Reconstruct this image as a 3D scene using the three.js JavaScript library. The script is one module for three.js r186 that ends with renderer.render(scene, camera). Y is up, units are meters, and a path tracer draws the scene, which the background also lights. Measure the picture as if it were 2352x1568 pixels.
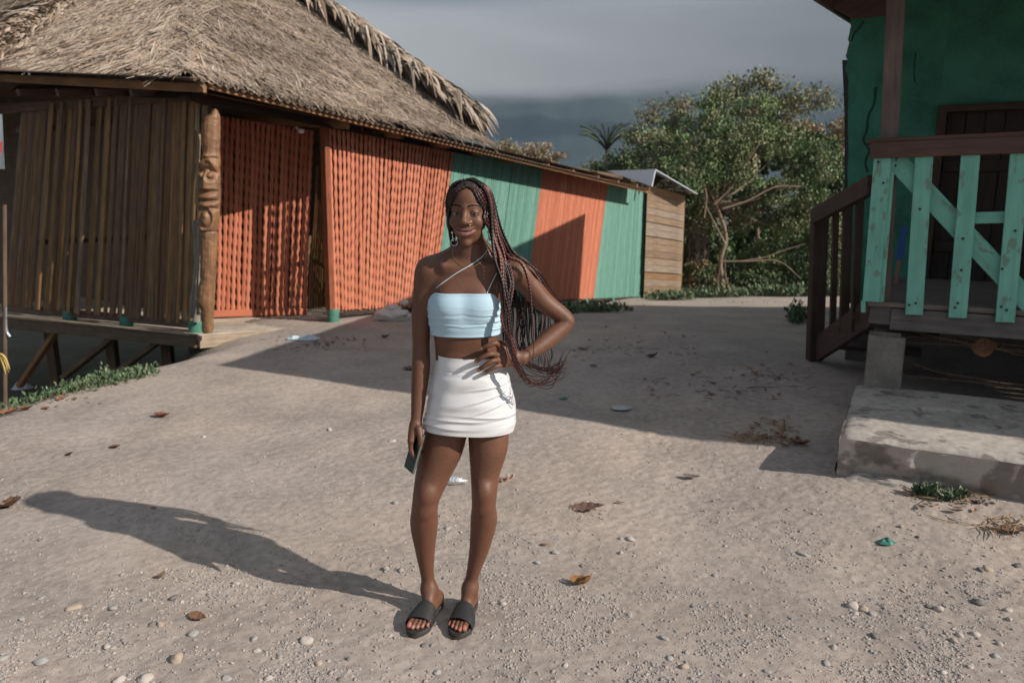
import * as THREE from 'three';
import { mergeGeometries, mergeVertices } from 'three/addons/utils/BufferGeometryUtils.js';

// ---------- camera, sky, sun, exposure ----------
const scene = new THREE.Scene();
const F = 1650, CX = 1176, CY = 784, PITCH = Math.atan(334 / 1650), EYE = 1.64;   // lens in a 2352 x 1568 frame
const camera = new THREE.PerspectiveCamera(2 * Math.atan(784 / F) * 180 / Math.PI, 2352 / 1568, 0.05, 9000);
camera.position.set(0, EYE, 0);
camera.rotation.x = -PITCH;
camera.focus = 2.75;
camera.userData.fStop = 3.2;
const SUN = new THREE.Vector3(0.910, 0.615, 0.414).normalize();
const sun = new THREE.DirectionalLight(new THREE.Color().setRGB(1.0, 0.92, 0.82), 4.8);
sun.target.position.set(0, 0, -8);
sun.position.copy(SUN).multiplyScalar(60).add(sun.target.position);
sun.castShadow = true;
sun.shadow.mapSize.set(4096, 4096);
Object.assign(sun.shadow.camera, { left: -24, right: 24, top: 24, bottom: -24, near: 1, far: 150 });
sun.shadow.radius = 1.0;
scene.add(sun, sun.target);
const renderer = new THREE.WebGLRenderer({ antialias: true });
renderer.toneMapping = THREE.LinearToneMapping;
renderer.toneMappingExposure = 1.3;
renderer.shadowMap.enabled = true;

// ---------- small maths ----------
function rng(seed) { let s = seed >>> 0; return () => { s = (s + 0x6D2B79F5) >>> 0; let t = s; t = Math.imul(t ^ (t >>> 15), t | 1); t ^= t + Math.imul(t ^ (t >>> 7), t | 61); return ((t ^ (t >>> 14)) >>> 0) / 4294967296; }; }
const V = (x, y, z) => new THREE.Vector3(x, y, z);
const mix = (a, b, t) => a + (b - a) * t;
const clamp = (x, a = 0, b = 1) => Math.min(b, Math.max(a, x));
const ss = (a, b, x) => { const t = clamp((x - a) / (b - a)); return t * t * (3 - 2 * t); };
const lv = (a, b, t) => new THREE.Vector3().lerpVectors(a, b, t);
function hash(x, y, z) { let h = Math.imul(x | 0, 374761393) ^ Math.imul(y | 0, 668265263) ^ Math.imul(z | 0, 2147483647 ^ 0x5bd1e995); h = Math.imul(h ^ (h >>> 13), 1274126177); return ((h ^ (h >>> 16)) >>> 0) / 4294967296; }
function noise3(x, y, z, p = 0) {
  const xi = Math.floor(x), yi = Math.floor(y), zi = Math.floor(z), fx = x - xi, fy = y - yi, fz = z - zi;
  const u = fx * fx * (3 - 2 * fx), v = fy * fy * (3 - 2 * fy), w = fz * fz * (3 - 2 * fz);
  const m = p ? (a) => ((a % p) + p) % p : (a) => a;
  const h = (i, j, k) => hash(m(xi + i), m(yi + j), zi + k);
  return mix(mix(mix(h(0, 0, 0), h(1, 0, 0), u), mix(h(0, 1, 0), h(1, 1, 0), u), v), mix(mix(h(0, 0, 1), h(1, 0, 1), u), mix(h(0, 1, 1), h(1, 1, 1), u), v), w);
}
function fbm(x, y, z = 0, o = 4, p = 0) { let s = 0, a = 0.5, n = 0; for (let i = 0; i < o; i++) { s += a * noise3(x, y, z + i * 17.3, p); n += a; a *= 0.5; x *= 2; y *= 2; if (!p) z *= 2; p *= 2; } return s / n; }

// a pixel of the photograph as a direction, and where it meets a depth, a vertical plane or the ground
function ray(u, v) { const x = (u - CX) / F, y = (CY - v) / F, c = Math.cos(PITCH), s = Math.sin(PITCH); return V(x, y * c - s, -(y * s + c)); }
function P(u, v, Z) { const d = ray(u, v); return d.multiplyScalar(Z / -d.z).add(camera.position); }
function onPlane(u, v, o, n) { const d = ray(u, v), t = o.clone().sub(camera.position).dot(n) / d.dot(n); return d.multiplyScalar(t).add(camera.position); }
function PY(u, v, y) { const d = ray(u, v); return d.multiplyScalar((y - EYE) / d.y).add(camera.position); }
function PG(u, v, lift = 0) { let p = PY(u, v, 0); for (let i = 0; i < 8; i++) { p = PY(u, v, gh(p.x, p.z)); } p.y += lift; return p; }

// ---------- sky ----------
{
  const w = 1024, h = 512, a = new Float32Array(w * h * 4);
  for (let j = 0; j < h; j++) for (let i = 0; i < w; i++) {
    const el = ((j + 0.5) / h - 0.5) * Math.PI, az = ((i + 0.5) / w - 0.5) * 2 * Math.PI;
    const x = Math.cos(el) * Math.cos(az), y = Math.sin(el), z = Math.cos(el) * Math.sin(az);
    const yy = Math.max(y, 0.0);
    // a cloud deck projected on a layer overhead, streaky towards the horizon
    const k = 1 / (yy + 0.16), n = fbm(x * k * 1.1 + 7.3, z * k * 1.1 + 2.1, 1.7, 5), n2 = fbm(x * k * 3.1 + 1.3, z * k * 2.6 + 9.1, 4.7, 4);
    const cl = clamp(0.5 + (n - 0.5) * 1.9 + (n2 - 0.5) * 0.5);
    const low = Math.exp(-yy * 9);
    let r = mix(0.165, 0.275, cl), g = mix(0.192, 0.292, cl), b = mix(0.228, 0.315, cl);
    r = mix(r, 0.262, low * 0.75); g = mix(g, 0.277, low * 0.75); b = mix(b, 0.298, low * 0.75);
    // the deck is heavy over the mountain and thins towards the sun
    const sd = clamp(x * SUN.x + y * SUN.y + z * SUN.z, -1, 1), th = 0.80 + 0.95 * Math.pow(0.5 + 0.5 * sd, 2.2); r *= th * 1.0; g *= th * 0.995; b *= th * 0.985;
    if (y < 0) { r *= 0.9; g *= 0.9; b *= 0.88; }
    const q = (j * w + i) * 4; a[q] = r; a[q + 1] = g; a[q + 2] = b; a[q + 3] = 1;
  }
  const t = new THREE.DataTexture(a, w, h, THREE.RGBAFormat, THREE.FloatType);
  t.mapping = THREE.EquirectangularReflectionMapping; t.magFilter = t.minFilter = THREE.LinearFilter; t.wrapS = THREE.RepeatWrapping; t.needsUpdate = true;
  scene.background = t; scene.environment = t;
}

// ---------- textures and materials ----------
const enc = (c) => 255 * (c <= 0.0031308 ? 12.92 * c : 1.055 * Math.pow(clamp(c), 1 / 2.4) - 0.055);
function tex(size, fn, { srgb = true, h = size } = {}) {
  const d = new Uint8Array(size * h * 4);
  for (let j = 0; j < h; j++) for (let i = 0; i < size; i++) {
    const c = fn(i / size, j / h), q = (j * size + i) * 4;
    if (typeof c === 'number') d[q] = d[q + 1] = d[q + 2] = srgb ? enc(c) : 255 * clamp(c); else for (let k = 0; k < 3; k++) d[q + k] = srgb ? enc(c[k]) : 255 * clamp(c[k]);
    d[q + 3] = 255;
  }
  const t = new THREE.DataTexture(d, size, h, THREE.RGBAFormat);
  t.wrapS = t.wrapT = THREE.RepeatWrapping; t.magFilter = THREE.LinearFilter; t.minFilter = THREE.LinearMipmapLinearFilter; t.generateMipmaps = true;
  if (srgb) t.colorSpace = THREE.SRGBColorSpace; t.needsUpdate = true; return t;
}
const rep = (t, x, y = x) => { const c = t.clone(); c.repeat.set(x, y); c.needsUpdate = true; return c; };
const rgb = (r, g, b) => new THREE.Color().setRGB(r, g, b);
function mat(color, o = {}) { const { phys, ...r } = o; return new (phys ? THREE.MeshPhysicalMaterial : THREE.MeshStandardMaterial)({ color: Array.isArray(color) ? rgb(...color) : color, roughness: 0.85, metalness: 0, ...r }); }
// wood: streaks along u; value around 0.9 so that the colour stays that of the material
const grainT = tex(512, (u, v) => { const s = fbm(u * 4, v * 64, 3, 3, 4) * 0.55 + fbm(u * 8, v * 16, 9, 4, 8) * 0.45, st = fbm(u * 3, v * 5, 21, 4, 3); return clamp(0.28 + 0.85 * s + 0.35 * (st - 0.5)); });
const grainB = tex(512, (u, v) => fbm(u * 6, v * 96, 3, 3, 6) * 0.7 + fbm(u * 12, v * 24, 5, 3, 12) * 0.3, { srgb: false });
const blotT = tex(512, (u, v) => clamp(0.45 + 0.75 * fbm(u * 6, v * 6, 2, 5, 6) + 0.25 * (fbm(u * 60, v * 60, 4, 2, 60) - 0.5)));
const blotS = tex(512, (u, v) => clamp(0.8 + 0.24 * (fbm(u * 5, v * 5, 2, 4, 5) - 0.5) + 0.12 * (fbm(u * 60, v * 60, 4, 2, 60) - 0.5)));
const blotB = tex(512, (u, v) => fbm(u * 10, v * 10, 6, 5, 10), { srgb: false });
const wood = (c, o = {}) => mat(c, { map: grainT, bumpMap: grainB, bumpScale: 0.004, roughness: 0.8, ...o });

// ---------- objects ----------
const taken = {};
function numbered(n) { const k = taken[n] = (taken[n] ?? -1) + 1; return k ? n + '_' + String(k).padStart(3, '0') : n; }
function tag(o, label, category, group, kind) { Object.assign(o.userData, { label, category }); if (group) o.userData.group = group; if (kind) o.userData.kind = kind; return o; }
function thing(name, label, category, pos, group) { const g = new THREE.Group(); g.name = numbered(name); if (pos) g.position.copy(pos); scene.add(g); return tag(g, label, category, group); }
function part(name, geo, m, parent = scene) { const o = new THREE.Mesh(geo, m); o.name = parent === scene ? numbered(name) : name; o.castShadow = o.receiveShadow = true; if (parent.isObject3D && parent !== scene) { parent.updateWorldMatrix(true, false); } parent.add(o); return o; }
// geometry given in world coordinates, hung under a parent that stands somewhere
function wpart(name, geo, m, parent) { parent.updateWorldMatrix(true, false); geo.applyMatrix4(parent.matrixWorld.clone().invert()); return part(name, geo, m, parent); }
function structure(name, geo, m) { const o = part(name, geo, m, scene); o.userData.kind = 'structure'; return o; }
function stuffOf(o) { o.userData.kind = 'stuff'; return o; }

// ---------- geometry ----------
// bar from a to b, width w across, height h towards `up`; edges chamfered; uv in metres along the bar
function bar(a, b, w, h, up = V(0, 1, 0), { ch = 0.004, w2 = w, h2 = h, off = Math.random } = {}) {
  const d = b.clone().sub(a), L = d.length(); d.normalize();
  const s = d.clone().cross(up).normalize(), t = s.clone().cross(d).normalize();
  const pos = [], uv = [], idx = []; const c = Math.min(ch, w * 0.3, h * 0.3);
  const prof = (W, H) => [[-W / 2 + c, -H / 2], [W / 2 - c, -H / 2], [W / 2, -H / 2 + c], [W / 2, H / 2 - c], [W / 2 - c, H / 2], [-W / 2 + c, H / 2], [-W / 2, H / 2 - c], [-W / 2, -H / 2 + c]];
  const A = prof(w, h), B = prof(w2, h2); let per = 0; const vo = hash(a.x * 91, a.y * 77 + b.x * 13, a.z * 57) * 3;
  for (let i = 0; i < 8; i++) {
    const j = (i + 1) % 8, n = pos.length / 3, len = Math.hypot(A[j][0] - A[i][0], A[j][1] - A[i][1]);
    for (const [q, o] of [[A[i], a], [A[j], a], [B[j], b], [B[i], b]]) { const p = o.clone().addScaledVector(s, q[0]).addScaledVector(t, q[1]); pos.push(p.x, p.y, p.z); }
    uv.push(vo, vo + per, vo, vo + per + len, vo + L, vo + per + len, vo + L, vo + per); per += len;
    idx.push(n, n + 1, n + 2, n, n + 2, n + 3);
  }
  for (const [Q, o, f] of [[A, a, 1], [B, b, 0]]) {
    const n = pos.length / 3; for (const q of Q) { const p = o.clone().addScaledVector(s, q[0]).addScaledVector(t, q[1]); pos.push(p.x, p.y, p.z); uv.push(vo + q[0], q[1]); }
    for (let i = 1; i < 7; i++) f ? idx.push(n, n + i + 1, n + i) : idx.push(n, n + i, n + i + 1);
  }
  return geoOf(pos, idx, uv);
}
function geoOf(pos, idx, uv, smooth = false) {
  let g = new THREE.BufferGeometry(); g.setAttribute('position', new THREE.Float32BufferAttribute(pos, 3));
  if (uv) g.setAttribute('uv', new THREE.Float32BufferAttribute(uv, 2));
  g.setIndex(idx); if (!smooth) g = g.toNonIndexed(); g.computeVertexNormals(); if (!g.getAttribute('uv')) g.setAttribute('uv', new THREE.Float32BufferAttribute(new Float32Array(g.getAttribute('position').count * 2), 2)); return g;
}
// slab between a front polygon (3-D points, any planar outline) and the same moved by `back`
function prism(pts, back) {
  const n = pts.length, pos = [], idx = [], uv = []; const o = pts[0], e1 = pts[1].clone().sub(o).normalize(), nn = back.clone().normalize(), e2 = nn.clone().cross(e1);
  const b = pts.map((p) => p.clone().add(back)); const sh = THREE.ShapeUtils.triangulateShape(pts.map((p) => new THREE.Vector2(p.clone().sub(o).dot(e1), p.clone().sub(o).dot(e2))), []);
  for (const Q of [pts, b]) for (const p of Q) { pos.push(p.x, p.y, p.z); const r = p.clone().sub(o); uv.push(r.dot(e1), r.dot(e2)); }
  for (const [i, j, k] of sh) idx.push(i, j, k, n + i, n + k, n + j);
  let per = 0; for (let i = 0; i < n; i++) { const j = (i + 1) % n, m = pos.length / 3, L = pts[i].distanceTo(pts[j]), D = back.length(); for (const [p, u, v] of [[pts[i], per, 0], [pts[j], per + L, 0], [b[j], per + L, D], [b[i], per, D]]) { pos.push(p.x, p.y, p.z); uv.push(u, v); } per += L; idx.push(m, m + 2, m + 1, m, m + 3, m + 2); }
  return geoOf(pos, idx, uv);
}
// grid patch f(u, v) -> point; uv in metres handed by caller
function patch(nu, nv, f, { smooth = true, uvs = (u, v) => [u, v], closeU = false } = {}) {
  const pos = [], uv = [], idx = [];
  for (let j = 0; j <= nv; j++) for (let i = 0; i <= nu; i++) { const p = f(i / nu, j / nv); pos.push(p.x, p.y, p.z); uv.push(...uvs(i / nu, j / nv)); }
  const w = nu + 1; for (let j = 0; j < nv; j++) for (let i = 0; i < nu; i++) { const a = j * w + i; idx.push(a, a + 1, a + w + 1, a, a + w + 1, a + w); }
  return geoOf(pos, idx, uv, smooth);
}
// tube through points with a radius for each
function tube(pts, radii, sides = 8, { smooth = true, cap = true, squash = 1 } = {}) {
  const pos = [], uv = [], idx = []; let nrm = null, L = 0; const n = pts.length; const R = (i) => Array.isArray(radii) ? radii[i] : radii;
  for (let i = 0; i < n; i++) {
    const t = pts[Math.min(n - 1, i + 1)].clone().sub(pts[Math.max(0, i - 1)]).normalize();
    if (!nrm) { nrm = Math.abs(t.y) < 0.9 ? V(0, 1, 0) : V(1, 0, 0); } nrm = nrm.clone().addScaledVector(t, -nrm.dot(t)).normalize(); const b = t.clone().cross(nrm);
    if (i) L += pts[i].distanceTo(pts[i - 1]);
    for (let k = 0; k <= sides; k++) { const a = k / sides * 2 * Math.PI, p = pts[i].clone().addScaledVector(nrm, Math.cos(a) * R(i) * squash).addScaledVector(b, Math.sin(a) * R(i)); pos.push(p.x, p.y, p.z); uv.push(L, k / sides * 2 * Math.PI * R(i)); }
  }
  const w = sides + 1; for (let i = 0; i < n - 1; i++) for (let k = 0; k < sides; k++) { const a = i * w + k; idx.push(a, a + w + 1, a + 1, a, a + w, a + w + 1); }
  if (cap) for (const [i, f] of [[0, 1], [n - 1, 0]]) { const c = pos.length / 3; pos.push(pts[i].x, pts[i].y, pts[i].z); uv.push(0, 0); for (let k = 0; k < sides; k++) f ? idx.push(c, i * w + k, i * w + k + 1) : idx.push(c, i * w + k + 1, i * w + k); }
  return geoOf(pos, idx, uv, smooth);
}
const curve = (pts, n) => new THREE.CatmullRomCurve3(pts).getPoints(n);
function merge(list) { const any = list.some((g) => !g.index); return mergeGeometries(any ? list.map((g) => g.index ? g.toNonIndexed() : g) : list); }
function instances(name, geo, m, list, parent = scene) {
  const o = new THREE.InstancedMesh(geo, m, list.length); o.name = parent === scene ? numbered(name) : name; o.castShadow = o.receiveShadow = true;
  list.forEach(([M, c], i) => { o.setMatrixAt(i, M); if (c) o.setColorAt(i, c); }); parent.add(o); return o;
}
const Mx = (p, q, s) => new THREE.Matrix4().compose(p, q, typeof s === 'number' ? V(s, s, s) : s);
const basisQ = (x, y, z) => new THREE.Quaternion().setFromRotationMatrix(new THREE.Matrix4().makeBasis(x, y, z));
const eul = (x, y, z) => new THREE.Quaternion().setFromEuler(new THREE.Euler(x, y, z, 'YXZ'));

// ---------- ground ----------
const HA = V(0.88, 0, 0.475).normalize(), HN = V(0.475, 0, -0.88).normalize();        // green house: along its front, and inwards
const ditchX = (Z) => mix(mix(-5.6, -4.0, ss(3.4, 5.4, Z)), -3.45, ss(5.4, 7.8, Z));
function gh(x, z) {
  const Z = -z; let y = 0;
  y -= 0.12 * ss(6, 10.5, Z) + 0.78 * ss(9.5, 18.5, Z) + 0.75 * ss(17, 26, Z);
  y += 0.3 * ss(40, 140, Z);
  y += 0.09 * ss(0.9, 2.3, x) * ss(2.6, 3.9, Z) * (1 - ss(7, 11, Z));                  // the yard of the green house lies a little higher
  const e = ditchX(Z) - x;                                                             // the ditch under the hut
  if (e > -0.6 && Z < 30) { const k = ss(-0.35, 1.5, e) * (1 - ss(7.6, 9.4, Z) * (1 - ss(0.3, 1.4, e))); y -= 1.15 * k * (1 - 0.35 * ss(10, 14, Z)); y += 0.05 * Math.exp(-((e) * (e)) / 0.05) * ss(4, 6, Z) * (1 - ss(7, 8.5, Z)); }
  y += (fbm(x * 0.55 + 3, z * 0.55, 1, 3) - 0.5) * 0.09 * (1 - 0.6 * ss(0, 3, 2.2 - Math.hypot(x + 0.2, Z - 2.6)));
  if (Z < 16 && Z > 0 && Math.abs(x) < 9) { y += (fbm(x * 3.2, z * 3.2, 7, 3) - 0.5) * 0.016; const rough = ss(0.42, 0.62, fbm(x * 0.9 + 9, z * 1.1, 4, 3) + 0.10 * ss(4.2, 2.2, Z)); y += (fbm(x * 40, z * 40, 3, 2) - 0.5) * mix(0.003, 0.013, rough); }
  if (Z > 1 && Z < 9 && Math.abs(x) < 7) for (const [ax, az, ux, uz, wd2] of [[-3.33, -4.44, 0.921, 0.39, 0.11], [-3.4, -4.06, 0.921, 0.39, 0.10], [0.3, -5.6, 0.80, 0.60, 0.12], [1.7, -6.4, 0.62, 0.785, 0.12]]) { const dx = x - ax, dz = z - az, l = dx * ux + dz * uz, q = -dx * uz + dz * ux + 0.12 * Math.sin(l * 1.1 + ax) + 0.06 * (fbm(l * 2, ax, 3, 2) - 0.5), k = ss(-1, 0.2, l) * (1 - ss(3.2, 4.6, l)); if (Math.abs(q) < 0.5) y += k * (-0.016 * Math.exp(-q * q / (wd2 * wd2)) + 0.008 * Math.exp(-((Math.abs(q) - 0.17) ** 2) / 0.004)) * (0.6 + 0.8 * fbm(l * 3, q * 3, 5, 2)); }
  if (Z > 40) y += (fbm(x * 0.02, z * 0.02, 5, 3) - 0.5) * 2 * ss(40, 120, Z);
  return y;
}
{
  const xs = [], zs = []; let v = -2600;
  for (const [to, st] of [[-600, 400], [-120, 60], [-30, 10], [-9, 1.2], [-4.6, 0.1], [4.2, 0.028], [9, 0.12], [30, 1.2], [120, 10], [600, 60], [2600, 400]]) { while (v < to - 1e-6) { xs.push(v); v += st; } v = to; } xs.push(2600);
  v = 900; const zz = [];
  for (const [to, st] of [[100, 200], [20, 10], [2, 1], [-1.2, 0.2], [-5, 0.022], [-9, 0.045], [-14, 0.12], [-30, 0.6], [-80, 4], [-300, 25], [-3000, 300]]) { while (v > to + 1e-6) { zz.push(v); v -= st; } v = to; } zz.push(-3000);
  const nx = xs.length, nz = zz.length, pos = new Float32Array(nx * nz * 3), uv = new Float32Array(nx * nz * 2), col = new Float32Array(nx * nz * 3), idx = [];
  for (let j = 0; j < nz; j++) for (let i = 0; i < nx; i++) {
    const q = j * nx + i, x = xs[i], z = zz[j]; pos.set([x, gh(x, z), z], q * 3); uv.set([x / 2.6, z / 2.6], q * 2);
    // sand and grey grit lie in patches; trodden tracks are paler
    const n = fbm(x * 0.8 + 4, z * 1.0 + 2, 3, 4), m = fbm(x * 3.1, z * 3.1, 8, 3), g = clamp(0.5 + (n - 0.5) * 2.4 + (m - 0.5) * 0.8);
    const soil = ss(26, 34, -z), e = ss(-0.05, 0.5, ditchX(-z) - x) * (-z < 30 ? 1 : 0), k = Math.max(soil, e);
    const c = [mix(0.365, 0.415, g), mix(0.312, 0.345, g), mix(0.283, 0.300, g)].map((a, t) => mix(a, [0.10, 0.095, 0.06][t], k)); col.set(c, q * 3);
  }
  for (let j = 0; j < nz - 1; j++) for (let i = 0; i < nx - 1; i++) { const a = j * nx + i; idx.push(a, a + 1, a + nx + 1, a, a + nx + 1, a + nx); }
  const g = new THREE.BufferGeometry(); g.setAttribute('position', new THREE.BufferAttribute(pos, 3)); g.setAttribute('uv', new THREE.BufferAttribute(uv, 2)); g.setAttribute('color', new THREE.BufferAttribute(col, 3)); g.setIndex(idx); g.computeVertexNormals();
  const sandT = tex(1024, (u, w) => { const f = fbm(u * 90, w * 90, 2, 3, 90), c = fbm(u * 7, w * 7, 5, 4, 7), s = fbm(u * 200, w * 200, 7, 1, 200); let k = 0.80 + 0.34 * (c - 0.5) + 0.42 * (f - 0.5); if (s > 0.86) k -= 0.28 * (s - 0.86) / 0.14; if (s < 0.08) k += 0.18; return [clamp(k), clamp(k * 0.99), clamp(k * 0.975)]; });
  const sandB = tex(1024, (u, w) => { const f = fbm(u * 120, w * 120, 2, 3, 120), c = fbm(u * 24, w * 24, 5, 3, 24); return clamp(0.5 + 0.9 * (f - 0.5) + 0.5 * (c - 0.5)); }, { srgb: false });
  structure('ground', g, mat(0xffffff, { vertexColors: true, map: sandT, bumpMap: sandB, bumpScale: 0.004, roughness: 0.96 }));
}

// ---------- thatched hut ----------
const M = {
  orange: mat([0.58, 0.185, 0.098], { map: blotS, bumpMap: blotB, bumpScale: 0.004, roughness: 0.7 }),
  orange2: mat([0.53, 0.16, 0.082], { map: blotS, bumpMap: blotB, bumpScale: 0.004, roughness: 0.7 }),
  orange3: mat([0.63, 0.215, 0.12], { map: blotS, bumpMap: blotB, bumpScale: 0.004, roughness: 0.72 }),
  green: mat([0.135, 0.315, 0.25], { map: blotS, bumpMap: blotB, bumpScale: 0.004, roughness: 0.7 }),
  green2: mat([0.115, 0.28, 0.222], { map: blotS, bumpMap: blotB, bumpScale: 0.004, roughness: 0.7 }),
  green3: mat([0.155, 0.345, 0.28], { map: blotS, bumpMap: blotB, bumpScale: 0.004, roughness: 0.72 }),
  stump: mat([0.07, 0.23, 0.17], { map: blotT, roughness: 0.7 }),
  rafter: wood([0.34, 0.17, 0.075]), dark: wood([0.16, 0.10, 0.065]), beam: wood([0.16, 0.11, 0.075]), pale: wood([0.42, 0.33, 0.235]),
  tin: mat([0.20, 0.13, 0.09], { map: blotT, roughness: 0.6, metalness: 0.25 }),
  floor: mat([0.50, 0.44, 0.355], { map: blotT, bumpMap: blotB, bumpScale: 0.006 }),
  thatch: mat([0.20, 0.155, 0.115], { map: grainT, roughness: 0.95 }),
  straw: mat([1, 1, 1], { roughness: 0.9 }),
};
const bamboo = [[0.27, 0.135, 0.05], [0.36, 0.19, 0.07], [0.20, 0.10, 0.045], [0.27, 0.18, 0.105], [0.40, 0.215, 0.075], [0.23, 0.13, 0.06]].map((c) => wood(c, { roughness: 0.6 }));
const wd = V(0.56, 0, -0.83).normalize(), wn = V(0.83, 0, 0.56).normalize(), W0 = P(765, 712, 10.0);
const onW = (u, v, off = 0) => onPlane(u, v, W0.clone().addScaledVector(wn, off), wn);
const bn = V(-0.365, 0, 0.931).normalize(), B0 = P(448, 740, 8.75);
const onB = (u, v, off = 0) => onPlane(u, v, B0.clone().addScaledVector(bn, off), bn);
const hut = thing('thatched_hut', 'long thatched hut with orange and green slat walls and tin eaves', 'hut', V(W0.x, -0.1, W0.z));

// a split-cane slat: half round, its edges swelling at the nodes; from a (foot) to b (top), face towards n
function slat(a, b, w, n, { amp = 0.17, per = 0.3, ph = 0, bow = 0.0, seed = 0 } = {}) {
  const d = b.clone().sub(a), L = d.length(); d.normalize(); const s = n.clone().cross(d).normalize(), f = s.clone().cross(d).negate().normalize(); if (f.dot(n) < 0) f.negate();
  const rings = Math.max(4, Math.round(L / per * (amp > 0.1 ? 4 : 2))), prof = [[-1, 0], [-0.8, 0.34], [-0.35, 0.5], [0.35, 0.5], [0.8, 0.34], [1, 0]]; const pos = [], uv = [], idx = [];
  for (let i = 0; i <= rings; i++) {
    const y = i / rings * L, ww = w / 2 * (1 + amp * Math.cos((y / per + ph) * 2 * Math.PI)), sh = (noise3(y * 1.4, seed, 3) - 0.5) * bow, o = a.clone().addScaledVector(d, y).addScaledVector(s, sh);
    for (const [x, z] of prof) { const p = o.clone().addScaledVector(s, x * ww).addScaledVector(f, z * w * 0.55); pos.push(p.x, p.y, p.z); uv.push(y + seed * 0.37, (x * ww + seed * 0.21)); }
  }
  const q = prof.length; for (let i = 0; i < rings; i++) for (let k = 0; k < q - 1; k++) { const c = i * q + k; idx.push(c, c + 1, c + q + 1, c, c + q + 1, c + q); }
  const t = rings * q; idx.push(t, t + 1, t + 2, t, t + 2, t + 3, t, t + 3, t + 4, t, t + 4, t + 5);
  return geoOf(pos, idx, uv, true);
}
const botLine = (u) => 712 + (u - 765) * (680 - 712) / 713;
{
  const R = rng(5); let sd = 0;
  for (const [u0, u1, t0, tv0, t1, tv1, set, amp, nm] of [
    [766, 994, 750, 290, 1043, 349, 'orange', 0.27, 'orange'], [994, 1207, 1043, 349, 1246, 393, 'green', 0.07, 'green'],
    [1207, 1363, 1246, 393, 1396, 424, 'orange', 0.06, 'orange'], [1363, 1478, 1396, 424, 1487, 441, 'green', 0.05, 'green']]) {
    const g = new THREE.Group(); g.name = 'wall_panel'; g.userData.label = `slat wall panel painted ${nm}`; hut.add(g);
    const a0 = onW(u0, botLine(u0)), a1 = onW(u1, botLine(u1)), b0 = onW(t0, tv0), b1 = onW(t1, tv1), n = Math.round(a0.distanceTo(a1) / 0.068), w = a0.distanceTo(a1) / n;
    for (let i = 0; i < n; i++) {
      const k = (i + 0.5) / n, ms = [M[set], M[set + '2'], M[set + '3']];
      wpart('slat', slat(lv(a0, a1, k).setY(lv(a0, a1, k).y + (R() - 0.5) * 0.02), lv(b0, b1, k).setY(lv(b0, b1, k).y + 0.05 + (R() - 0.5) * 0.07), w * (amp > 0.1 ? 0.80 : 0.88) * (0.92 + 0.16 * R()), wn, { amp: amp * (0.75 + 0.5 * R()), per: 0.152 + 0.016 * R(), ph: k * n * 0.13 + (R() - 0.5) * 0.3, bow: amp > 0.1 ? 0.02 : 0.008, seed: sd++ }), ms[Math.floor(R() * 3)], g);
    }
    wpart('rail', bar(a0.clone().addScaledVector(wn, -0.05), a1.clone().addScaledVector(wn, -0.05), 0.05, 0.08), M.dark, g);
    wpart('rail', bar(b0.clone().addScaledVector(wn, -0.05), b1.clone().addScaledVector(wn, -0.05), 0.05, 0.09), M.dark, g);
    wpart('rail', bar(lv(a0, b0, 0.5).addScaledVector(wn, -0.05), lv(a1, b1, 0.5).addScaledVector(wn, -0.05), 0.04, 0.05), M.dark, g);
  }
  // corner post of the slat wall and the short green stumps it stands on
  wpart('corner_post', bar(onW(758, 712, -0.02), onW(744, 270, -0.02), 0.09, 0.1, wn), wood([0.30, 0.08, 0.03]), hut);
  for (const [u, v0, v1, off, r] of [[765, 710, 742, 0, 0.085], [1346, 680, 700, -0.02, 0.05], [1407, 679, 699, -0.02, 0.05], [1466, 677, 698, -0.02, 0.06]]) { const t = onW(u, v0, off), b = onW(u, v1 + 6, off); wpart('stump', tube([b, t], r, 14), M.stump, hut); }
  wpart('sill_beam', bar(onW(1310, 690, -0.5), onW(1480, 686, -0.5), 0.1, 0.09), M.pale, hut);
}
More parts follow.
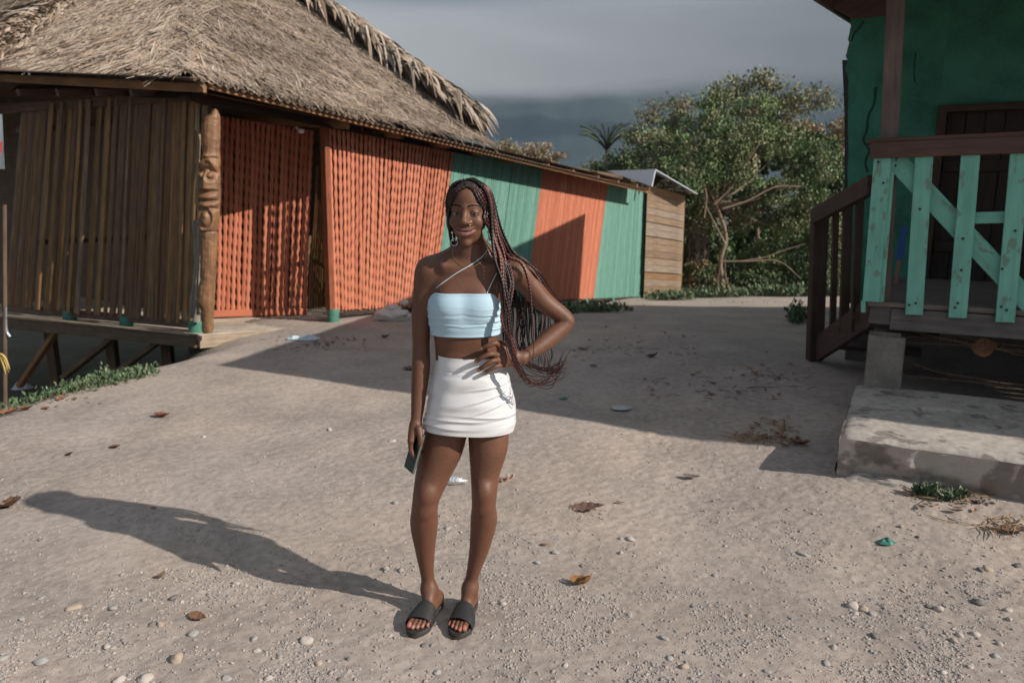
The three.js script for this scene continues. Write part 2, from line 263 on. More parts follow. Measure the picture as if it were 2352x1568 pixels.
// cane wall of the porch
{
  const R = rng(11), g = new THREE.Group(); g.name = 'cane_wall'; hut.add(g);
  const a0 = onB(14, 701), a1 = onB(440, 741), b0 = onB(52, 265), b1 = onB(459, 226), n = 64; let k = 0; const ws = []; for (let i = 0; i < n; i++) ws.push(0.6 + R() * 0.75); const S = ws.reduce((a, b) => a + b); const L = a0.distanceTo(a1);
  for (let i = 0; i < n; i++) {
    const m = (k + ws[i] / 2) / S; k += ws[i]; const w = ws[i] / S * L, o = (R() - 0.5) * 0.05 + ([13, 17, 22, 24, 27, 31, 34, 41, 53].includes(i) ? 0.055 : 0);
    wpart('cane', slat(lv(a0, a1, m).addScaledVector(bn, o).setY(lv(a0, a1, m).y + (R() - 0.5) * 0.04), lv(b0, b1, m).addScaledVector(bn, o).setY(lv(b0, b1, m).y + 0.1), w * 1.1, bn, { amp: 0.04, per: 0.42, ph: R(), bow: 0.025, seed: i + 200 }), bamboo[Math.floor(R() * 6)], g);
  }
  wpart('rail', bar(onB(8, 706, -0.03), onB(442, 744, -0.03), 0.07, 0.1), M.dark, g); wpart('rail', bar(onB(40, 300, -0.05), onB(458, 262, -0.05), 0.05, 0.07), M.dark, g); wpart('rail', bar(onB(20, 560, -0.05), onB(448, 540, -0.05), 0.04, 0.06), M.dark, g);
  for (const [u, v0, v1] of [[160, 712, 742], [290, 726, 754], [449, 737, 766]]) wpart('stump', tube([onB(u, v1, -0.03), onB(u, v0, -0.03)], 0.085, 14), M.stump, hut);
  // torn ends of the canes at the corner
  let e = 0; for (const [u, v0, v1, w, c] of [[455, 238, 300, 0.05, 0], [466, 240, 292, 0.06, 1], [452, 300, 470, 0.035, 0], [455, 420, 520, 0.05, 0], [447, 505, 730, 0.07, 2], [458, 520, 700, 0.05, 2], [463, 535, 660, 0.035, 3], [452, 690, 738, 0.09, 2], [468, 672, 716, 0.06, 0]])
    wpart('torn_cane', slat(onB(u - 3, v1, 0.05 + 0.02 * (e % 2)), onB(u, v0, 0.05 + 0.02 * (e % 2)), w, V(0.6, 0, 0.8), { amp: 0.12, per: 0.3, ph: e * 0.3, bow: 0.05, seed: 300 + e++ }), [wood([0.44, 0.31, 0.19]), wood([0.34, 0.22, 0.12]), wood([0.36, 0.32, 0.27]), wood([0.5, 0.24, 0.05])][c], hut);
  wpart('corner_post', tube([onB(470, 764, -0.12), onB(474, 215, -0.12)], 0.06, 10), M.dark, hut);
}
// recess: back wall of slats, dark return wall
{
  const R = rng(21), g = new THREE.Group(); g.name = 'recess_wall'; hut.add(g);
  const a0 = P(470, 716, 10.25), a1 = P(703, 710, 10.95), b0 = P(478, 262, 10.25), b1 = P(722, 300, 10.95), nn = V(0.35, 0, 0.93).normalize(), n = Math.round(a0.distanceTo(a1) / 0.07), w = a0.distanceTo(a1) / n;
  for (let i = 0; i < n; i++) { const k = (i + 0.5) / n; wpart('slat', slat(lv(a0, a1, k), lv(b0, b1, k), w * 0.84, nn, { amp: 0.22, per: 0.16, ph: i * 0.12 + (R() - 0.5) * 0.1, bow: 0.02, seed: 400 + i }), [M.orange, M.orange2, M.orange3][i % 3], g); }
  wpart('rail', bar(a0.clone().setY(a0.y - 0.03), a1.clone().setY(a1.y - 0.03), 0.06, 0.1), M.orange2, g);
  const c0 = P(706, 711, 10.95), c1 = P(756, 703, 11.6), d0 = P(724, 300, 10.95), d1 = P(758, 306, 11.6);
  const g2 = new THREE.Group(); g2.name = 'return_wall'; hut.add(g2);
  for (let i = 0; i < 9; i++) { const k = (i + 0.5) / 9; wpart('slat', slat(lv(c0, c1, k), lv(d0, d1, k).add(V(0, -0.5, 0)), 0.092, V(-0.9, 0, 0.4).normalize(), { amp: 0.1, per: 0.34, ph: i * 0.13, bow: 0.02, seed: 440 + i }), bamboo[[0, 1, 2, 4][i % 4]], g2); }
  // closed dark rooms behind the slats
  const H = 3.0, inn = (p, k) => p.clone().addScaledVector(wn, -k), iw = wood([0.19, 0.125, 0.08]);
  const f0 = onW(748, 720, -2.6).setY(-0.3), f1 = onW(1478, 690, -2.6).setY(-1.0);
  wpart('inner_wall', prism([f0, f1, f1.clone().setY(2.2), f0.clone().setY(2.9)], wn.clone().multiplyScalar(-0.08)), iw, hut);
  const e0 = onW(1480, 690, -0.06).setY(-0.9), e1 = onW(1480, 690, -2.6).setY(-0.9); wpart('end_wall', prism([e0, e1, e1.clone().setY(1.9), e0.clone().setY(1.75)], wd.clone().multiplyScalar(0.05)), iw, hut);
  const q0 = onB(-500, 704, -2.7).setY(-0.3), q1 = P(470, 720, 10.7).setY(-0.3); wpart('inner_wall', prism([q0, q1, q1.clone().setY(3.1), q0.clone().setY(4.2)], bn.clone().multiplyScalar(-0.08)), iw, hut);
}
// floor, deck edge, braces
{
  const K = P(452, 769, 8.55), R1 = P(770, 744, 10.1), top = 0.0;
  const Lf = onB(-120, 719, 0.18), Lb = Lf.clone().addScaledVector(bn, -3.4), Rb = R1.clone().addScaledVector(wd, 0.6).addScaledVector(wn, -3), R2 = R1.clone().addScaledVector(wd, 0.6);
  wpart('floor', prism([K, R1, R2, Rb, Lb, Lf], V(0, -0.07, 0)), M.floor, hut);
  const s0 = R1.clone().addScaledVector(wd, 0.62), s1 = onW(1480, 690, 0.02); wpart('floor', prism([s0.clone().setY(s0.y - 0.04), s1.clone().setY(s1.y - 0.13), s1.clone().addScaledVector(wn, -2.5).setY(s1.y - 0.13), s0.clone().addScaledVector(wn, -2.5).setY(s0.y - 0.04)], V(0, -0.06, 0)), M.floor, hut);
  const f = (u, v) => onPlane(u, v, K.clone().addScaledVector(bn, 0.02), bn);
  wpart('edge_beam', bar(f(-120, 727), f(450, 783), 0.07, 0.16), M.beam, hut);
  wpart('edge_strip', bar(f(10, 722).addScaledVector(bn, 0.05), f(440, 766).addScaledVector(bn, 0.05), 0.03, 0.025), M.pale, hut);
  const r = (u, v) => onPlane(u, v, K.clone().addScaledVector(wn, 0.02), wn); wpart('edge_beam', bar(K.clone().addScaledVector(wn, 0.03).setY(K.y - 0.085), R1.clone().addScaledVector(wn, 0.03).setY(R1.y - 0.085), 0.05, 0.15), M.pale, hut);
  for (const [u0, v0, u1, v1, w, m] of [[115, 760, 28, 890, 0.09, 'rafter'], [255, 770, 130, 870, 0.11, 'dark'], [360, 780, 250, 860, 0.1, 'dark']]) wpart('brace', bar(f(u0, v0).addScaledVector(bn, -0.1), f(u1, v1).addScaledVector(bn, -0.1), w, 0.06), M[m], hut);
  for (const u of [60, 200, 330, 395, 440]) { const p = f(u, 790).addScaledVector(bn, -0.35); wpart('pile', bar(p.clone().setY(-1.6), p.clone().setY(-0.12), 0.12, 0.12, V(1, 0, 0)), M.dark, hut); }
}
// tin eaves, rafters
const EO = 0.55, EL = (u) => 180 + (u - 435) * 257 / 1055;
{
  const e0 = onW(435, 180, EO), e1 = onW(1490, 437, EO), L = e0.distanceTo(e1), nw = Math.round(L / 0.1);
  const up = wn.clone().multiplyScalar(-1.25).add(V(0, 0.2, 0));
  const sheet = patch(nw * 6, 1, (u, v) => lv(e0, e1, u).addScaledVector(up, v).add(V(0, 0.016 * Math.cos(u * nw * 2 * Math.PI) * 1, 0)), { uvs: (u, v) => [u * L, v] });
  wpart('tin_eave', sheet, M.tin, hut);
  const l1 = onPlane(-160, 157, B0.clone().addScaledVector(bn, 0.75), bn), bk = bn.clone().multiplyScalar(-1.6).add(V(0, 0.28, 0));
  wpart('tin_eave', prism([l1, e0.clone().add(V(0, 0.004, 0)), e0.clone().addScaledVector(bn, -1.5).addScaledVector(wn, -0.6).add(V(0, 0.25, 0)), l1.clone().add(bk)], V(0, 0.012, 0)), M.tin, hut);
  wpart('purlin', bar(onW(470, EL(470) + 9, EO - 0.08), onW(1488, EL(1488) + 5, EO - 0.08), 0.04, 0.045), M.rafter, hut);
  wpart('purlin', bar(l1.clone().addScaledVector(bn, -0.2).add(V(0, -0.05, 0)), e0.clone().addScaledVector(bn, -0.2).add(V(0, -0.07, 0)), 0.05, 0.09), M.rafter, hut);
  for (const [u, v] of [[799, 287], [922, 310], [1029, 333], [1115, 351], [1190, 369], [1260, 383], [1318, 396], [1375, 409], [1421, 419], [1464, 428], [1492, 436]]) {
    const p = onW(u, v, 0.38); wpart('rafter', bar(p, p.clone().addScaledVector(wn, -2.2).add(V(0, 0.2, 0)), 0.055, 0.105), M.rafter, hut);
  }
  wpart('plate', bar(onW(470, 222, -0.12), onW(1487, 434, -0.12), 0.07, 0.1), M.rafter, hut);
  wpart('plate', bar(onB(-100, 258, 0), onB(470, 218, 0), 0.08, 0.12), M.dark, hut);
  for (const u of [40, 130, 220, 300]) { const p = onB(u, 212, 0.45); wpart('rafter', bar(p, p.clone().addScaledVector(bn, -0.9).add(V(0, 0.12, 0)), 0.05, 0.08), M.dark, hut); }
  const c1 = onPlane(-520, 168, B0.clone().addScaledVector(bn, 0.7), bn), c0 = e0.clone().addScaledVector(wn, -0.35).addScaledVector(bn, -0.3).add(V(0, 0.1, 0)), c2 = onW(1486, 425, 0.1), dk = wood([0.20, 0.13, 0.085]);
  wpart('ceiling', patch(6, 6, (u, v) => lv(lv(c1, c0, u), lv(c1.clone().addScaledVector(bn, -4), c0.clone().addScaledVector(wn, -3.2).addScaledVector(bn, -2.6), u), v), { uvs: (u, v) => [u * 4, v * 4] }), dk, hut);
  const k0 = onW(700, 262, 0.0); k0.y += 0.1; wpart('ceiling', patch(2, 2, (u, v) => lv(lv(c0.clone().addScaledVector(wn, 0.02), c2, u), lv(c0, c2, u).addScaledVector(wn, -3.2).add(V(0, 0.15, 0)), v)), dk, hut);
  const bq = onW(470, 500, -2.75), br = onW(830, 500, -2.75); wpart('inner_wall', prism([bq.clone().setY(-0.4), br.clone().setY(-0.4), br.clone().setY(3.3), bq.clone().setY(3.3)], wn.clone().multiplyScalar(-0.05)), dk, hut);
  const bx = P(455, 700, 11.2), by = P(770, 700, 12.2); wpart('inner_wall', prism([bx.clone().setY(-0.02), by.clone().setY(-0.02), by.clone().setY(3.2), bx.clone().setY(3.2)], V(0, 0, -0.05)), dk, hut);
}
// thatch: three faces that meet in hips
{
  const roof = new THREE.Group(); roof.name = 'thatch_roof'; hut.add(roof);
  const sl = 0.62, A0 = onW(428, 176, 0.3), A1 = onW(1122, 329, 0.3); A0.y += 0.02;
  const UR = wn.clone().negate().add(V(0, sl, 0));
  const det = wn.x * bn.z - wn.z * bn.x, hx = (-bn.z + wn.z) / det, hz = (-wn.x + bn.x) / det, H1 = V(hx, sl, hz);
  const FI = bn.clone().negate().add(V(0, sl, 0));
  const nF = V(bn.x * sl, 1, bn.z * sl).normalize(); const onF = (u, v) => onPlane(u, v, A0, nF);
  const Fl = onF(-6, 160), Fh = onF(205, -8), HL = Fh.clone().sub(Fl);
  const faces = [
    { q: [A0, A1, A1.clone().addScaledVector(UR, 8.5), A0.clone().addScaledVector(H1, 6.5)], down: UR.clone().negate().normalize(), n: 120000 },
    { q: [Fl, A0, A0.clone().addScaledVector(H1, 6.5), Fl.clone().addScaledVector(HL, 3)], down: FI.clone().negate().normalize(), n: 52000 },
    { q: [P(-420, 330, 11.5), Fl.clone().add(V(0, 0.06, 0)), Fl.clone().addScaledVector(HL, 3).add(V(0, 0.06, 0)), P(-420, -700, 15)], down: P(-420, 330, 11.5).sub(P(0, 60, 10.9)).normalize(), n: 16000 }];
  // one blade of dry palm leaf, 1 m long along +y, with a keel
  const blade = (() => { const pos = [], idx = []; const st = [[0, 0.5], [0.35, 1], [0.75, 0.8], [1, 0.08]]; for (const [y, w] of st) for (const [x, z] of [[-1, 0], [0, 0.5], [1, 0]]) pos.push(x * w * 0.5, y, z * w * 0.5 + y * (1 - y) * 0.5); for (let i = 0; i < 3; i++) for (let k = 0; k < 2; k++) { const a = i * 3 + k; idx.push(a, a + 1, a + 4, a, a + 4, a + 3); } return geoOf(pos, idx); })();
  const R = rng(77); const cols = [[0.30, 0.235, 0.18], [0.25, 0.19, 0.14], [0.36, 0.29, 0.23], [0.20, 0.145, 0.10], [0.33, 0.275, 0.225]];
  for (const f of faces) {
    const [a, b, c, d] = f.q, nrm = b.clone().sub(a).cross(d.clone().sub(a)).normalize(); if (nrm.y < 0) nrm.negate();
    const pt = (u, v) => lv(lv(a, b, u), lv(d, c, u), v);
    wpart('thatch_bed', patch(60, 40, (u, v) => pt(u, v).addScaledVector(nrm, (fbm(u * 30, v * 24, f.n) - 0.5) * 0.1), { uvs: (u, v) => [v * 8, u * 10] }), M.thatch, roof);
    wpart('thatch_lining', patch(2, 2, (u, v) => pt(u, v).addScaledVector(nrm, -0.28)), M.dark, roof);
    const list = [];
    for (let i = 0; i < f.n; i++) {
      const u = R(), v = Math.pow(R(), 1.35) * 0.82, p = pt(u, v); p.addScaledVector(nrm, 0.005 + R() * 0.035 + (fbm(p.x * 3, p.y * 3, p.z * 3, 2) - 0.5) * 0.1);
      const y = f.down.clone().applyAxisAngle(nrm, (R() - 0.5) * 1.1 + (noise3(p.x * 2, p.y * 2, p.z * 2) - 0.5) * 0.8).addScaledVector(nrm, (R() - 0.42) * 0.42).normalize(), x = y.clone().cross(nrm).normalize().applyAxisAngle(y, (R() - 0.5) * 1.6), z = x.clone().cross(y);
      const lg = R() < 0.05, L = lg ? 0.4 + R() * 0.4 : 0.10 + R() * 0.22, w = lg ? 0.014 + R() * 0.012 : 0.009 + R() * 0.014, k = (0.75 + R() * 0.5) * (0.72 + 0.56 * fbm(p.x * 0.9, p.y * 0.9, p.z * 0.9, 3)), cc = cols[Math.floor(R() * 5)];
      list.push([Mx(p.clone().addScaledVector(y, -L * 0.5), basisQ(x, y, z), V(w, L, w * 1.6)), rgb(cc[0] * k, cc[1] * k, cc[2] * k)]);
    }
    roof.updateWorldMatrix(true, false); const inv = roof.matrixWorld.clone().invert(); list.forEach((l) => l[0].premultiply(inv));
    const o = instances('straw', blade, M.straw, list, roof); stuffOf(o);
  }
  // leaves folded over the edges: long curved blades
  const leafBlades = (name, n, at, down, out, R, sc = 1) => {
    const gs = [];
    for (let i = 0; i < n; i++) {
      const t = R(), p = at(t), L = (0.35 + R() * 0.65) * sc, w = 0.012 + R() * 0.02, dir = down.clone().addScaledVector(out, (R() - 0.35) * 0.9).normalize(), side = dir.clone().cross(V(0, 1, 0)).normalize().applyAxisAngle(dir, (R() - 0.5) * 1.4); p.addScaledVector(out, (R() - 0.5) * 0.25).add(V(0, R() * 0.12, 0));
      const pos = [], idx = [], sag = (0.1 + R() * 0.5) * L, hk = R() * 3; for (let k = 0; k <= 6; k++) { const s = k / 6, q = p.clone().addScaledVector(dir, s * L).add(V(0, -sag * s * s + 0.09 * s * (1 - s), 0)).addScaledVector(side, Math.sin(s * 3 + hk) * 0.03), ww = w * (1 - Math.pow(Math.abs(s - 0.3) / 0.72, 2.2)) + 0.002; for (const e of [-1, 0, 1]) pos.push(q.x + side.x * ww * e, q.y + side.y * ww * e + (e ? 0 : 0.006), q.z + side.z * ww * e); }
      for (let k = 0; k < 6; k++) for (let e = 0; e < 2; e++) { const a = k * 3 + e; idx.push(a, a + 1, a + 4, a, a + 4, a + 3); }
      const g = geoOf(pos, idx), c = cols[Math.floor(R() * 5)], kk = 0.8 + R() * 0.6, ca = new Float32Array(g.getAttribute('position').count * 3); for (let q = 0; q < ca.length; q += 3) ca.set([c[0] * kk, c[1] * kk, c[2] * kk], q); g.setAttribute('color', new THREE.BufferAttribute(ca, 3)); gs.push(g);
    }
    return stuffOf(wpart(name, merge(gs), mat(0xffffff, { vertexColors: true, roughness: 0.85 }), roof));
  };
  const R2 = rng(91), vg = (t) => A1.clone().addScaledVector(UR, t * 6.3), outR = wd.clone();
  // raised cap of folded fronds along the verge, a gap of shade below it
  const capw = 0.5; wpart('verge_cap', patch(80, 6, (u, v) => vg(0.05 + u * 0.98).addScaledVector(outR, -0.16 + v * capw).add(V(0, 0.3 + 0.16 * Math.sin(v * 3.0) + (fbm(u * 40, v * 3, 3) - 0.5) * 0.14, 0)), { uvs: (u, v) => [u * 7, v] }), M.thatch, roof);
  wpart('verge_board', patch(40, 2, (u, v) => vg(0.03 + u * 0.98).addScaledVector(outR, 0.1 + v * 0.2).add(V(0, -0.12 + v * 0.5, 0))), mat([0.12, 0.075, 0.04]), roof);
  leafBlades('verge_leaves', 1500, (t) => vg(0.075 + t * 0.95).addScaledVector(outR, -0.12 + R2() * 0.42).add(V(0, 0.33, 0)), UR.clone().negate().normalize(), outR, R2, 0.72);
  const inb = outR.clone().negate(); leafBlades('verge_leaves', 170, (t) => vg(0.08 + 0.92 * t).addScaledVector(outR, 0.0).add(V(0, 0.4, 0)), UR.clone().negate().multiplyScalar(0.7).add(inb.clone().multiplyScalar(0.55)).normalize(), outR, R2, 0.9);
  for (let i = 0; i < 16; i++) { const p = vg(0.03 + i * 0.035).addScaledVector(outR, 0.24).add(V(0, -0.02, 0)); wpart('batten', bar(p, p.clone().addScaledVector(outR, -0.6).add(V(0, 0.05, 0)).addScaledVector(UR, 0.12), 0.05, 0.03), wood([0.36, 0.23, 0.10]), roof); }
  const R3 = rng(92); leafBlades('hip_leaves', 900, (t) => Fl.clone().addScaledVector(HL, t * 1.3 - 0.1).addScaledVector(wd, -0.15 * R3()).add(V(0, 0.12, 0)), FI.clone().negate().normalize(), wd, R3, 0.7);
  const R4 = rng(93); leafBlades('hip_leaves', 500, (t) => Fl.clone().addScaledVector(HL, t * 1.3 - 0.1).add(V(0, 0.16, 0)), P(-100, 160, 10.8).sub(P(60, 80, 10.8)).normalize(), V(0, 1, 0), R4, 0.9);
}
// carved pole
{
  const base = P(476, 764, 8.42), tp = P(487, 250, 8.42), Hh = tp.y - base.y, axis = tp.clone().sub(base);
  const pole = thing('carved_pole', 'tall brown wooden pole carved with a grimacing face beside the cane wall', 'carving', base);
  // half widths (left, right) in mm by height fraction, read off the photograph
  const prof = [[0, 48, 52], [0.02, 58, 60], [0.1, 62, 62], [0.115, 78, 62], [0.15, 120, 62], [0.19, 112, 66], [0.25, 84, 76], [0.35, 84, 82], [0.44, 84, 86], [0.462, 86, 86], [0.468, 66, 72], [0.475, 96, 88], [0.52, 108, 100], [0.6, 108, 104], [0.655, 106, 104], [0.7, 110, 102], [0.74, 104, 98], [0.79, 92, 98], [0.81, 76, 92], [0.83, 78, 90], [0.87, 92, 92], [0.93, 92, 90], [0.962, 62, 88], [0.975, 12, 84], [0.995, -6, 66], [1, -20, 50]];
  const wid = (y, k) => { let i = 0; while (i < prof.length - 2 && prof[i + 1][0] < y) i++; const [a, b] = [prof[i], prof[i + 1]]; return mix(a[k], b[k], clamp((y - a[0]) / (b[0] - a[0]))) / 880; };
  const G = (x, s) => Math.exp(-x * x / (2 * s * s));
  const carve = (x, y) => { // x across -1..1, y height fraction; metres, negative cuts in
    let d = 0; if (y > 0.44 && y < 0.84) {
      d += 0.028 * G(y - 0.772 - 0.02 * Math.cos(x * 3), 0.011) - 0.03 * G(y - 0.742 + 0.018 * x * x, 0.007);            // brow and the cut below it
      d += 0.018 * G(y - 0.80, 0.006) * G(x, 0.6) - 0.018 * G(y - 0.788, 0.004);
      for (const s of [-0.5, 0.5]) { const r = Math.hypot((x - s) / 0.34, (y - 0.715) / 0.02); d += 0.026 * G(r - 0.25, 0.3) - 0.022 * G(r - 1.0, 0.2); }      // ringed eyes
      d += 0.05 * G(x - 0.1, 0.16 + 0.25 * ss(0.71, 0.655, y)) * ss(0.64, 0.66, y) * (1 - ss(0.7, 0.735, y)) - 0.03 * G(y - 0.645, 0.005);             // nose
      d += 0.02 * G(y - 0.62, 0.008) + 0.02 * G(y - 0.588, 0.008) - 0.034 * G(y - 0.604, 0.0045) - 0.036 * G(y - 0.57, 0.0055);       // lips and teeth
      const r = Math.hypot(x / 0.75, (y - 0.525) / 0.052); d += 0.024 * G(r - 0.98, 0.14) - 0.024 * G(r - 0.72, 0.13) + 0.02 * G(r - 0.25, 0.25) - 0.012 * G(x + 0.25, 0.08) * G(y - 0.53, 0.02);
    } return d;
  };
  const geo = patch(56, 300, (u, v) => { const th = -u * 2 * Math.PI, x = Math.sin(th + Math.PI), z = -Math.cos(th), l = wid(v, 1), r = wid(v, 2), cx = (r - l) / 2, hw = Math.max(0.004, (r + l) / 2); const fr = ss(-0.1, 0.6, -z * -1 * 1); const front = Math.max(0, Math.cos(th)); const d = front > 0 ? carve(Math.sin(th) , v) * ss(0, 0.35, front) : 0; const rr = hw + (fbm(v * 60, Math.sin(th) * 2, Math.cos(th) * 2, 3) - 0.5) * 0.014; return V(cx + Math.sin(th) * (rr + d * 0.4), v * Hh, Math.cos(th) * (rr * 0.9 + d)).add(V(axis.x * v, 0, axis.z * v)); }, { uvs: (u, v) => [v * 2.7, u * 0.6] });
  geo.rotateY(-0.1);
  part('shaft', geo, wood([0.30, 0.155, 0.075], { roughness: 0.55, bumpScale: 0.006 }), pole);
  const band = patch(32, 3, (u, v) => V(Math.sin(u * 6.2832) * 0.089 + 0.004, Hh * (0.812 + 0.024 * v), Math.cos(u * 6.2832) * 0.082).add(V(axis.x * 0.82, 0, 0))); part('neck_band', band, mat([0.42, 0.12, 0.03], { map: blotT, roughness: 0.6 }), pole).userData.label = 'orange band round the neck';
  const tip = tube([V(0.045, Hh * 0.955, 0.03), V(0.05, Hh * 0.985, 0.02), V(0.045, Hh * 1.0, 0.01)].map((p) => p.add(V(axis.x * 0.95, 0, 0))), [0.05, 0.036, 0.012], 12); part('tip', tip, wood([0.30, 0.245, 0.22]), pole);
}

// ---------- plank shed beyond the slat wall ----------
{
  const sn = V(0.22, 0, 0.975).normalize(), S0 = P(1484, 684, 18.6), onS = (u, v, off = 0) => onPlane(u, v, S0.clone().addScaledVector(sn, off), sn);
  const shed = thing('plank_shed', 'small shed of weathered horizontal planks with a pale tin roof', 'shed', onS(1525, 688).setY(-1.1));
  const R = rng(31), cs = [[0.40, 0.26, 0.165], [0.45, 0.32, 0.22], [0.36, 0.235, 0.15], [0.43, 0.29, 0.185], [0.46, 0.35, 0.26], [0.42, 0.235, 0.115]].map((c) => wood(c));
  const tl = (u) => 425 + (u - 1487) * 24 / 86, n = 16;
  for (let i = 0; i < n; i++) {
    const y = (u, k) => mix(690, tl(u), (i + k) / n), L = 1479 + 9 * (i / n), Rr = 1563 + 11 * (i / n), z = (R() - 0.5) * 0.02;
    wpart('plank', prism([onS(L, y(L, 0.03), z), onS(Rr, y(Rr, 0.03), z), onS(Rr + 0.6, y(Rr, 0.985), z - 0.012), onS(L + 0.5, y(L, 0.985), z - 0.012)], sn.clone().multiplyScalar(-0.03)), cs[i === 3 || i === 15 ? 5 : Math.floor(R() * 5)], shed);
  }
  const a = onS(1480, 690, -0.05), b = onS(1562, 690, -0.05), bk = V(0.15, 0, -2.6);
  for (const [p, t] of [[a, onS(1488, 428, -0.05)], [b, onS(1572, 450, -0.05)]]) wpart('side_wall', prism([p, p.clone().add(bk), t.clone().add(bk), t], V(0.03, 0, 0)), cs[2], shed);
  const white = mat([0.74, 0.78, 0.84], { roughness: 0.5 });
  const r0 = onS(1394, 392, -1.2), r1 = onS(1506, 390, 0.3), r2 = onS(1602, 446, 0.3), r3 = onS(1497, 428, 0.32);
  wpart('roof_sheet', prism([r1, r2, r2.clone().add(V(0.2, 0.1, -3)), r1.clone().add(V(0.2, 0.1, -3))], V(0, 0.02, 0)), white, shed);
  wpart('gable_sheet', prism([r0, r1.clone().add(V(0, 0.012, 0)), r3, onS(1470, 419, -0.3)], V(0.02, 0, -0.02)), white, shed);
  for (const t of [0.32, 0.58, 0.84]) { const p = lv(r1, r2, t).add(V(0, -0.06, -0.06)); wpart('purlin', bar(p, p.clone().add(V(0.1, 0, -2.4)), 0.06, 0.07), M.pale, shed); }
}

// ---------- green house ----------
const paintT = tex(512, (u, v) => { const a = fbm(u * 4, v * 40, 3, 3, 4), c = fbm(u * 9, v * 14, 8, 4, 9), k = 0.78 + 0.3 * (a - 0.5) + 0.25 * (c - 0.5); const ch = ss(0.66, 0.72, fbm(u * 16, v * 30, 13, 3, 16)); return [mix(k, 0.75, ch * 0.7), mix(k, 0.35, ch * 0.7), mix(k, 0.36, ch * 0.7)]; });
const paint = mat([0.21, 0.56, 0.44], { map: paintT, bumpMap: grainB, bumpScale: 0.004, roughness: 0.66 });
const brownW = wood([0.115, 0.052, 0.036], { roughness: 0.6 }), greyW = wood([0.215, 0.175, 0.15]), brown2 = wood([0.075, 0.045, 0.034]);
{
  const slabY = 0.30, S1 = PY(1931, 995, slabY);
  // concrete slab before the porch, with a lower lip and a round hatch
  const slab = thing('concrete_slab', 'worn concrete step slab before the green porch', 'slab', S1.clone().setY(0.05));
  const stainT = tex(512, (u, v) => { const a = fbm(u * 7, v * 9, 3, 5, 7), b = fbm(u * 40, v * 40, 5, 3, 40); return clamp(0.95 - 0.5 * ss(0.46, 0.62, a + 0.3 * (b - 0.5)) + 0.2 * (b - 0.5)); });
  const concT = tex(512, (u, v) => { const a = fbm(u * 6, v * 6, 13, 5, 6), b = fbm(u * 50, v * 50, 15, 3, 50); return clamp(0.85 + 0.5 * (a - 0.5) + 0.5 * (b - 0.5) - 0.35 * ss(0.64, 0.72, fbm(u * 14, v * 20, 17, 4, 14))); });
  const conc = mat([0.43, 0.38, 0.34], { map: concT, bumpMap: blotB, bumpScale: 0.014, roughness: 0.95 }), concD = mat([0.43, 0.38, 0.34], { map: stainT, bumpMap: blotB, bumpScale: 0.02, roughness: 0.95 });
  const LX = 3.2, LZ = 1.28;
  const wob = (x, z) => (fbm(x * 3 + 3, z * 3, 5, 3) - 0.5) * 0.025, ed = (k) => (fbm(k * 6, 2, 7, 4) - 0.5) * 0.06;
  const pt = (x, y, z) => S1.clone().addScaledVector(HA, x).addScaledVector(HN, z).setY(y);
  // top surface, rounded broken front edge, rough front and side faces
  const hq = PY(2215, 958, slabY).sub(S1), hcx = hq.dot(HA), hcz = hq.dot(HN);
  const front = (x) => ed(x) , top = patch(220, 90, (u, v) => { const x = u * LX, z = mix(front(u * LX), LZ, v); const r = Math.hypot((x - hcx) / 0.25, (z - hcz) / 0.17), ring = -0.028 * Math.exp(-Math.pow((r - 1) / 0.09, 2)) - 0.008 * (r < 1 ? 1 : 0); const rim = -0.03 * Math.exp(-z / 0.03) - 0.03 * Math.exp(-x / 0.03); return pt(x, slabY + wob(x, z) * 0.5 + ring + rim, z); }, { uvs: (u, v) => [u * LX * 0.7, v * LZ * 0.7] });
  part('top', (top.applyMatrix4(new THREE.Matrix4().makeTranslation(-slab.position.x, -slab.position.y, -slab.position.z)), top), conc, slab);
  wpart('front_face', patch(120, 14, (u, v) => { const x = u * LX, y = mix(-0.05, slabY - 0.028, v); const c = x > 0.1 && x < 0.75 && y < 0.2 - 0.18 * (x - 0.1) ? -0.03 : 0; return pt(x, y, front(x) + ((fbm(x * 9, y * 12, 4, 3) - 0.5) * 0.045 - 0.01 * (1 - v) - c) * (1 - v ** 5)); }, { uvs: (u, v) => [u * LX * 0.7, v * 0.25] }), concD, slab);
  wpart('side_face', patch(40, 10, (u, v) => { const z = u * LZ, y = mix(-0.05, slabY - 0.026, v); return pt((fbm(z * 9, y * 12, 9, 3) - 0.5) * 0.04 * (1 - v ** 5), y + 0.006 * v, z + front(0) * (1 - u)); }, { uvs: (u, v) => [u, v * 0.25] }), conc, slab);
  wpart('lip', patch(110, 10, (u, v) => { const x = -0.06 + u * (LX + 0.1), a = v * 2.2, q = ss(-0.06, 0.1, x); return pt(x, 0.02 + 0.06 * q * Math.sin(Math.min(a, 1.57)) + (fbm(x * 7, v * 3, 2, 3) - 0.5) * 0.07, -0.07 - 0.03 * Math.cos(a) + v * 0.14 + (fbm(x * 5, v * 3, 5, 3) - 0.5) * 0.08); }, { uvs: (u, v) => [u * 2.3, v * 0.3] }), conc, slab);

  // the porch stands on a pier at the back of the slab
  const Rl = P(2000, 716, 5.02), onR = (u, v, off = 0) => onPlane(u, v, Rl.clone().addScaledVector(HN, off), HN);
  const house = thing('green_house', 'green house with a raised porch, brown handrail and mint balusters', 'house', Rl.clone().setY(0.1));
  const deckY = Rl.y + 0.06;
  const hx = (a, i, y) => V(Rl.x, 0, Rl.z).addScaledVector(HA, a).addScaledVector(HN, i).setY(y);      // along the front, inwards, height
